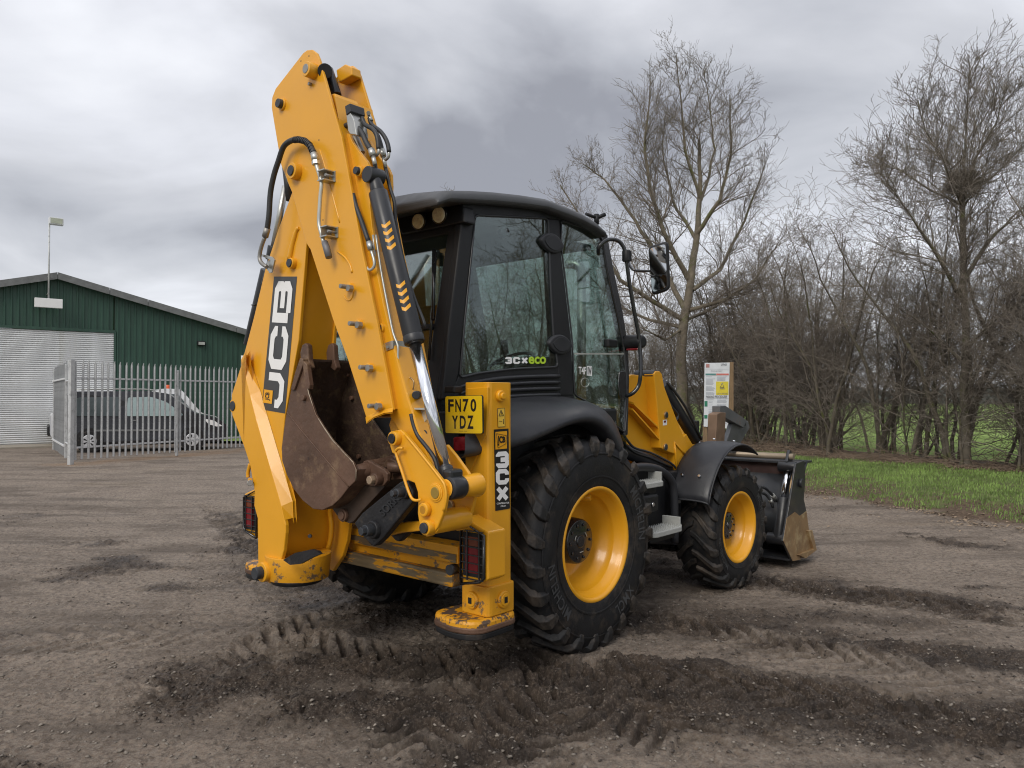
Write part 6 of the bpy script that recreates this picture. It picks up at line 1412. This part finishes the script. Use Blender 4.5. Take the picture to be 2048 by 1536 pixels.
b = MB(); b.box((X1, .1, 0), (X1 + .05, 22, top(X1))); b.box((X0 - .05, .1, 0), (X0, 22, top(X0))); b.build('side_wall', GRNS, wh)
for xa, xb in ((RX, X1 + .3), (X0 - .3, RX)):
    b = MB(); za, zb2 = top(xa) if xa > X0 - 1 else top(X0), top(xb)
    za = top(xa); b.ext([Vector((xa, -.25, za + .02)), Vector((xb, -.25, zb2 + .02)), Vector((xb, -.25, zb2 + .10)), Vector((xa, -.25, za + .10))], (0, 22.3, 0)); b.build('roof', ROOFS, wh)
# verge trim in lengths
def verge_piece(xa, xb):
    b = MB(); b.ext([Vector((xa, -.30, top(xa) - .07)), Vector((xb, -.30, top(xb) - .07)), Vector((xb, -.30, top(xb) + .17)), Vector((xa, -.30, top(xa) + .17))], (0, .045, 0)); b.build('verge_trim', GRYT, wh)
xs_ = [RX, 3.3, 4.6, 7.9, 10.0, X1 + .3]
for a_, c_ in zip(xs_[:-1], xs_[1:]): verge_piece(a_ + .01, c_ - .01)
for a_, c_ in ((RX - 1.9, RX), (RX - 5.2, RX - 1.9), (X0 - .3, RX - 5.2)): verge_piece(a_ + .01, c_ - .01)
# roller door: individual curved slats
dr = empty('roller_door', (0, 0, 0), 0, wh); ns = 56; dz = DH / ns
me0 = None
for k in range(ns):
    if me0 is None:
        b = MB(); A = []; 
        pr = [(0, -.0), (.10, -.030), (.35, -.055), (.65, -.055), (.90, -.030), (1, 0)]
        b.sheet([(DX0, y + .05, z * dz) for z, y in pr], [(DX1, y + .05, z * dz) for z, y in pr]); o = b.build('slat', SHUT, dr, fix=False); me0 = o.data
    else: o = bpy.data.objects.new('slat', me0); COL.objects.link(o); o.parent = dr
    o.location = (0, 0, k * dz)
b = MB(); b.box((DX1 - .02, -.045, 0), (DX1 + .05, .02, DH + .05)); b.box((DX0, -.05, DH), (DX1, .0, DH + .10)); b.build('door_surround', GRNS, wh)
b = MB(); c0 = WA + WD * -9 - WN * 1.6; b.ext([WA + WD * -9 - WN * 1.9, WA + WD * 12 - WN * 1.5, WA + WD * 12 + WN * .05, WA + WD * -9 + WN * .05], (0, 0, .06)); o = b.build('concrete_apron', CONC); tag(o, kind='structure')
# pole light on the gable
pl_ = empty('pole_floodlight', (0, 0, 0)); tag(pl_, 'thin pole with a white floodlight rising above the warehouse roof ridge', 'floodlight')
def W3(x, y, z): return WA + WD * x + WN * y + Vector((0, 0, z))
xL = 1.35
zt0 = W3(xL, -.45, 0)
b = MB(); b.cyl(W3(xL, -.42, 4.95), W3(xL, -.42, 7.85), .028, n=10); b.build('pole', GAL, pl_)
b = MB(); b.ext([W3(xL - .42, -.5, 4.80), W3(xL + .42, -.5, 4.80), W3(xL + .42, -.5, 5.12), W3(xL - .42, -.5, 5.12)], WN * .12); b.build('lower_lamp_box', WHT, pl_, .01)
b = MB(); b.ext([W3(xL - .02, -.55, 7.72), W3(xL + .42, -.55, 7.72), W3(xL + .42, -.55, 7.96), W3(xL - .02, -.55, 7.96)], WN * .25); b.build('lamp_head', GALW, pl_, .01)
b = MB(); b.ext([W3(xL + .02, -.56, 7.75), W3(xL + .38, -.56, 7.75), W3(xL + .38, -.56, 7.93), W3(xL + .02, -.56, 7.93)], WN * .008); b.build('lamp_glass', mat('floodlight_glass', (.42, .45, .36), .2), pl_)
for z in (5.3, 5.9): b = MB(); b.cyl(W3(xL, -.42, z), W3(xL, 0, z), .02, n=8); b.build('pole_clamp', GAL, pl_)
wl_ = empty('wall_light', (0, 0, 0)); tag(wl_, 'small bulkhead light fixed on the green wall right of the door', 'wall light')
b = MB(); b.ext([W3(6.45, -.15, 3.72), W3(6.75, -.15, 3.72), W3(6.75, -.15, 3.90), W3(6.45, -.15, 3.90)], WN * .12); b.build('housing', BLK, wl_, .01)
b = MB(); b.ext([W3(6.48, -.16, 3.75), W3(6.72, -.16, 3.75), W3(6.72, -.16, 3.86), W3(6.48, -.16, 3.86)], WN * .006); b.build('lens', TUBE, wl_)
b = MB(); b.ext([AT(482, 711, 28), AT(495, 711, 28), AT(495, 738, 28), AT(482, 738, 28)], (0, .02, 0)); o = b.build('wall_notice', WHT); tag(o, 'small white notice on the green wall half hidden by the digging arm', 'notice')

# ================================================================== palisade fence
fe = empty('palisade_fence', fl0); tag(fe, 'galvanised steel palisade fence standing in front of the dark van', 'fence')
F0 = fl0; FH = 2.50
def pale_mesh():
    b = MB(); w = .034; H_ = FH
    A = [(-w, 0, 0), (-.018, -.006, 0), (-.010, -.018, 0), (.010, -.018, 0), (.018, -.006, 0), (w, 0, 0)]
    T_ = [(-w, 0, H_ - .09), (-.018, -.006, H_ - .06), (-.010, -.018, H_), (.010, -.018, H_), (.018, -.006, H_ - .06), (w, 0, H_ - .09)]
    b.sheet(A, T_, False); b.sheet([(x, y + .004, z) for x, y, z in A], [(x, y + .004, z) for x, y, z in T_], False)
    return b
pm = None
def run(parent, start, dirv, length, n, zb=.12):
    global pm
    ang = math.atan2(dirv.y, dirv.x)
    for k in range(n):
        p = start + dirv * (length * (k + .7) / n) - parent.location
        if pm is None: o = pale_mesh().build('pale', GAL, parent, fix=False); pm = o.data
        else: o = bpy.data.objects.new('pale', pm); COL.objects.link(o); o.parent = parent
        o.location = (p.x, p.y, zb + rr.uniform(-.01, .01)); o.rotation_euler = (0, rr.gauss(0, .004), ang)
    nn = Vector((-dirv.y, dirv.x, 0))
    for z in (.42, 2.17):
        a_ = start - parent.location + nn * .02; b = MB(); b.box((0, 0, z - .022), (length, .035, z + .022)); o = b.build('rail', GALW, parent); o.location = a_; o.rotation_euler = (0, 0, ang)
run(fe, F0, fdir, 9.2, 51)
for t_, hh_, w_ in ((0, 2.62, .11), (3.25, 2.46, .07), (6.3, 2.46, .07), (9.2, 2.46, .07)):
    p = fdir * t_; b = MB(); b.box((-w_ / 2, -w_ / 2, 0), (w_ / 2, w_ / 2, hh_)); o = b.build('post', GAL, fe, .012); o.location = p; o.rotation_euler = (0, 0, math.atan2(fdir.y, fdir.x))
g0 = GD(131, 924); g1_ = GD(107, 906); gd_ = (g1_ - g0).normalized(); gt = empty('palisade_gate', g0); tag(gt, 'galvanised palisade gate leaf standing open at the left end of the fence', 'gate')
run(gt, g0, gd_, (g1_ - g0).length, 15)
for t_ in (0, (g1_ - g0).length): b = MB(); b.box((-.03, -.03, .1), (.03, .03, 2.55)); o = b.build('gate_stile', GAL, gt, .006); o.location = gd_ * t_; o.rotation_euler = (0, 0, math.atan2(gd_.y, gd_.x))
for z in (.5, 2.1): b = MB(); b.cyl(F0 - g0 + Vector((0, 0, z)), Vector((.0, 0, z)), .022, n=8); b.build('hinge', GALW, gt)

# ================================================================== parked vehicles
def vehicle(name, loc, heading, prof, W, paint, label, cat, glass_polys, wheels, rw_, extras=None, split=None):
    """prof: side outline (x forward, z); body lofted with tumblehome"""
    e_ = empty(name, loc, heading); tag(e_, label, cat); b = MB()
    def hw(z): return W / 2 - max(0, z - .95) * .16 - max(0, .45 - z) * .1
    pr = rnd(prof, .12, 3)
    rows = [[Vector((x, -hw(z), z)) for x, z in pr], [Vector((x, -hw(z) * .94, z + (.0))) for x, z in pr], [Vector((x, hw(z) * .94, z)) for x, z in pr], [Vector((x, hw(z), z)) for x, z in pr]]
    n = len(pr)
    b.add(rows[0], [tuple(range(n))]); b.add(rows[3], [tuple(range(n))])
    for a_, c_ in ((0, 3),): 
        A = rows[0] + [rows[0][0]]; B_ = rows[3] + [rows[3][0]]; b.sheet(A, B_, True)
    body = b.build('body', paint, e_, .03, 3)
    for nm, poly, m in glass_polys:
        for s in (-1, 1):
            b = MB(); b.ext([Vector((x, s * (hw(z) + .006), z)) for x, z in rnd(poly, .06, 3)], (0, -.012 * s, 0)); b.build(nm, m, e_)
    for x in wheels:
        for s in (-1, 1):
            we = empty('wheel', (x, s * (W / 2 - .085), rw_), 0, e_)
            b = MB(); b.cyl((0, -.10 * s, 0), (0, .10 * s, 0), rw_, n=32); b.build('tyre', RUB, we, .02)
            b = MB(); b.cyl((0, .095 * s, 0), (0, .112 * s, 0), rw_ * .66, rw_ * .60, 32); b.build('hubcap', HUB, we)
            b = MB()
            for k in range(7):
                a_ = 2 * math.pi * k / 7; c_ = Vector((math.cos(a_), 0, math.sin(a_))); t_ = Vector((-math.sin(a_), 0, math.cos(a_)))
                b.ext([c_ * rw_ * .2 + t_ * .010 + Vector((0, .113 * s, 0)), c_ * rw_ * .5 + t_ * .028 + Vector((0, .113 * s, 0)), c_ * rw_ * .5 - t_ * .028 + Vector((0, .113 * s, 0)), c_ * rw_ * .2 - t_ * .010 + Vector((0, .113 * s, 0))], (0, .003 * s, 0))
            b.build('hubcap_slots', DBK, we)
            b = MB(); b.cyl((x, s * (W / 2 - .22), rw_ + .02), (x, s * (W / 2 + .004), rw_ + .02), rw_ * 1.20, n=32); b.build('wheel_arch', DBK, e_)
    return e_, hw
v0 = AT(127, 900, 24.0); v0.z = 0.02; vd = Vector((.93, .37, 0)).normalized()
vprof = [(.05, .35), (.02, 1.0), (.16, 1.72), (.45, 1.84), (2.4, 1.86), (2.95, 1.78), (3.75, 1.14), (4.35, 1.00), (4.66, .78), (4.70, .42), (4.5, .24), (.2, .24)]
VS_ = 1.02
ve, hw = vehicle('parked_van', v0, math.atan2(vd.y, vd.x), [(x * VS_, z) for x, z in vprof], 1.80, CARP, 'dark grey van with windowed sides parked behind the palisade fence', 'van',
    [('rear_side_window', [(.22, 1.10), (.30, 1.55), (.50, 1.66), (1.62, 1.68), (1.66, 1.08)], CARG), ('door_window', [(1.82, 1.08), (1.86, 1.66), (2.5, 1.68), (2.95, 1.52), (3.45, 1.12), (3.40, 1.07)], CARGL)], (.82, 3.72), .32)
for s in (-1, 1):
    b = MB(); b.ext([Vector((x, s * (hw(z) + .012), z)) for x, z in ((1.0, .62), (3.3, .60), (3.3, .655), (1.0, .675))], (0, -.02 * s, 0)); b.build('side_moulding', GRYT, ve)
    b = MB(); b.ext([Vector((x, s * (hw(z) + .004), z)) for x, z in rnd([(4.05, .98), (4.35, .92), (4.62, .74), (4.45, .72), (4.2, .80)], .04)], (0, -.02 * s, 0)); b.build('headlight', WHT, ve)
    b = MB(); b.box((3.22, s * 1.0 - .07, 1.05), (3.36, s * 1.0 + .07, 1.24)); b.build('door_mirror', DBK, ve, .03)
    b = MB(); b.box((2.0, s * .915 - .01, .93), (2.14, s * .915 + .01, .96)); b.build('door_handle', GRYT, ve)
b = MB(); A = [Vector((3.00, -.62, 1.74)), Vector((3.00, .62, 1.74)), Vector((3.72, .74, 1.17)), Vector((3.72, -.74, 1.17))]; b.ext([p + Vector((.03, 0, .02)) for p in A], (0, 0, -.01)); b.build('windscreen', CARG, ve)
for s in (-1, 1): b = MB(); b.tube([(.4, s * .68, 1.87), (.6, s * .68, 1.91), (2.3, s * .68, 1.92), (2.5, s * .68, 1.88)], .015, 6); b.build('roof_bar', TUBE, ve)
p0 = AT(99, 880, 26.3); p0.z = .02; pd = Vector((.85, .52, 0)).normalized()
pprof = [(0, .38), (.0, 1.12), (2.6, 1.16), (3.05, 1.18), (3.2, 1.88), (3.45, 1.98), (4.05, 1.96), (4.45, 1.45), (4.75, 1.08), (5.3, .95), (5.45, .5), (5.3, .28), (.15, .28)]
pe, hw = vehicle('parked_pickup', p0, math.atan2(pd.y, pd.x), pprof, 1.75, CARW, 'white pickup with an orange roof beacon mostly hidden behind the dark van', 'pickup', [('cab_window', [(3.25, 1.2), (3.4, 1.78), (3.95, 1.78), (4.38, 1.22)], CARG)], (.95, 4.5), .34)
b = MB(); b.box((-.08, -.85, .38), (.06, .85, .72)); b.build('rear_bumper', DBK, pe, .04)
b = MB(); b.cyl((3.7, 0, 1.97), (3.7, 0, 2.12), .09, .07, 18); b.build('beacon', ORG, pe, .02)

# ================================================================== sign board
DS = 20.5
def Q(px, py, d=0.): return AT(px, py, DS + d)
sgn_ = empty('notice_board', Q(1434, 905)); tag(sgn_, 'white parking notice board on two timber posts in front of the hedge', 'notice board')
base = sgn_.location.copy(); Lc = lambda p: p - base
def rect(x0, y0, x1, y1, m, nm, dep=0., th=.01):
    """flat print on the board; slight turn of the board included"""
    sh = lambda x: (x - 1408) * -.05
    b = MB(); b.ext([Lc(Q(x0, y1 + sh(x0) * 0, dep)), Lc(Q(x1, y1 + 0, dep)), Lc(Q(x1, y0, dep)), Lc(Q(x0, y0, dep))], (0, th, 0)); return b.build(nm, m, sgn_)
BRD = mat('white_board', (.66, .69, .72), .5, var=.06)
b = MB(); b.ext([Lc(Q(x, y)) for x, y in ((1407.5, 853), (1456, 857), (1459.5, 725), (1409.5, 726))], (0, .02, 0)); b.build('board', BRD, sgn_)
rect(1457, 724, 1467, 905, WOOD, 'timber_post', .03, .09); rect(1407, 850, 1414, 905, WOOD, 'timber_post', .03, .09)
TG = mat('print_green', (.03, .20, .12), .5); TRD = mat('print_red', (.55, .16, .13), .5); TYW = mat('print_yellow', (.68, .56, .05), .5); TGY = mat('print_grey', (.18, .19, .21), .5); TLB = mat('print_pale', (.42, .45, .50), .5)
f_ = -.006
rect(1411, 747, 1432, 750.5, mat('print_teal', (.10, .25, .24), .5), 'green_band', f_, .002); rect(1432.5, 747, 1457.5, 750.5, TRD, 'red_band', f_, .002)
rect(1432, 763, 1457, 790, TYW, 'yellow_panel', f_, .002); rect(1409, 802, 1415, 813, TG, 'green_square', f_, .002); rect(1408.5, 830, 1415, 837, TG, 'green_square', f_, .002)
b = MB()
def tq(x0, y0, x1, y1): return [Lc(Q(x0, y1, f_ * 2)), Lc(Q(x1, y1, f_ * 2)), Lc(Q(x1, y0, f_ * 2)), Lc(Q(x0, y0, f_ * 2))]
text_on(b, 'PARKING PROCEDURES', tq(1412, 791, 1454, 796), .001, .02); text_on(b, 'WARNING', tq(1440, 776, 1449, 778.5), .003, .02)
text_on(b, 'LYNX', tq(1442, 727, 1454, 731), .001, .03); text_on(b, 'PARKING POLICY', tq(1422, 741, 1445, 743), .001)
text_on(b, 'CCTV IN OPERATION', tq(1434, 786, 1455, 788.5), .003)
tri = [Lc(Q(1440.5, 774.5, -.014)), Lc(Q(1448, 774.5, -.014)), Lc(Q(1444.3, 765.5, -.014))]
for i in range(3): b.tube([tri[i], tri[(i + 1) % 3]], .006, 4, 1)
b.build('printed_heading', TGY, sgn_, fix=False)
b = MB(); r6 = random.Random(2)
for col_, (xa, xb) in enumerate(((1412, 1430), (1434, 1456))):
    y = 753
    while y < 848:
        if col_ == 1 and 761 < y < 798: y = 799
        if 789 < y < 799: y = 799
        xe_ = xb - r6.uniform(0, 6); xs0 = xa + (5 if col_ == 0 and y > 800 else 0)
        b.ext([Lc(Q(xs0, y + .8, f_)), Lc(Q(xe_, y + .8, f_)), Lc(Q(xe_, y, f_)), Lc(Q(xs0, y, f_))], (0, .002, 0)); y += 1.9 if r6.random() < .75 else 4.2
for y in (738, 796.8): b.ext([Lc(Q(1411, y + .3, f_)), Lc(Q(1457, y + .3, f_)), Lc(Q(1457, y, f_)), Lc(Q(1411, y, f_))], (0, .002, 0))
b.build('printed_lines', TLB, sgn_, fix=False)
rect(1412, 728, 1419, 735, mat('print_logo', (.45, .22, .2), .5), 'round_logo', f_, .002)
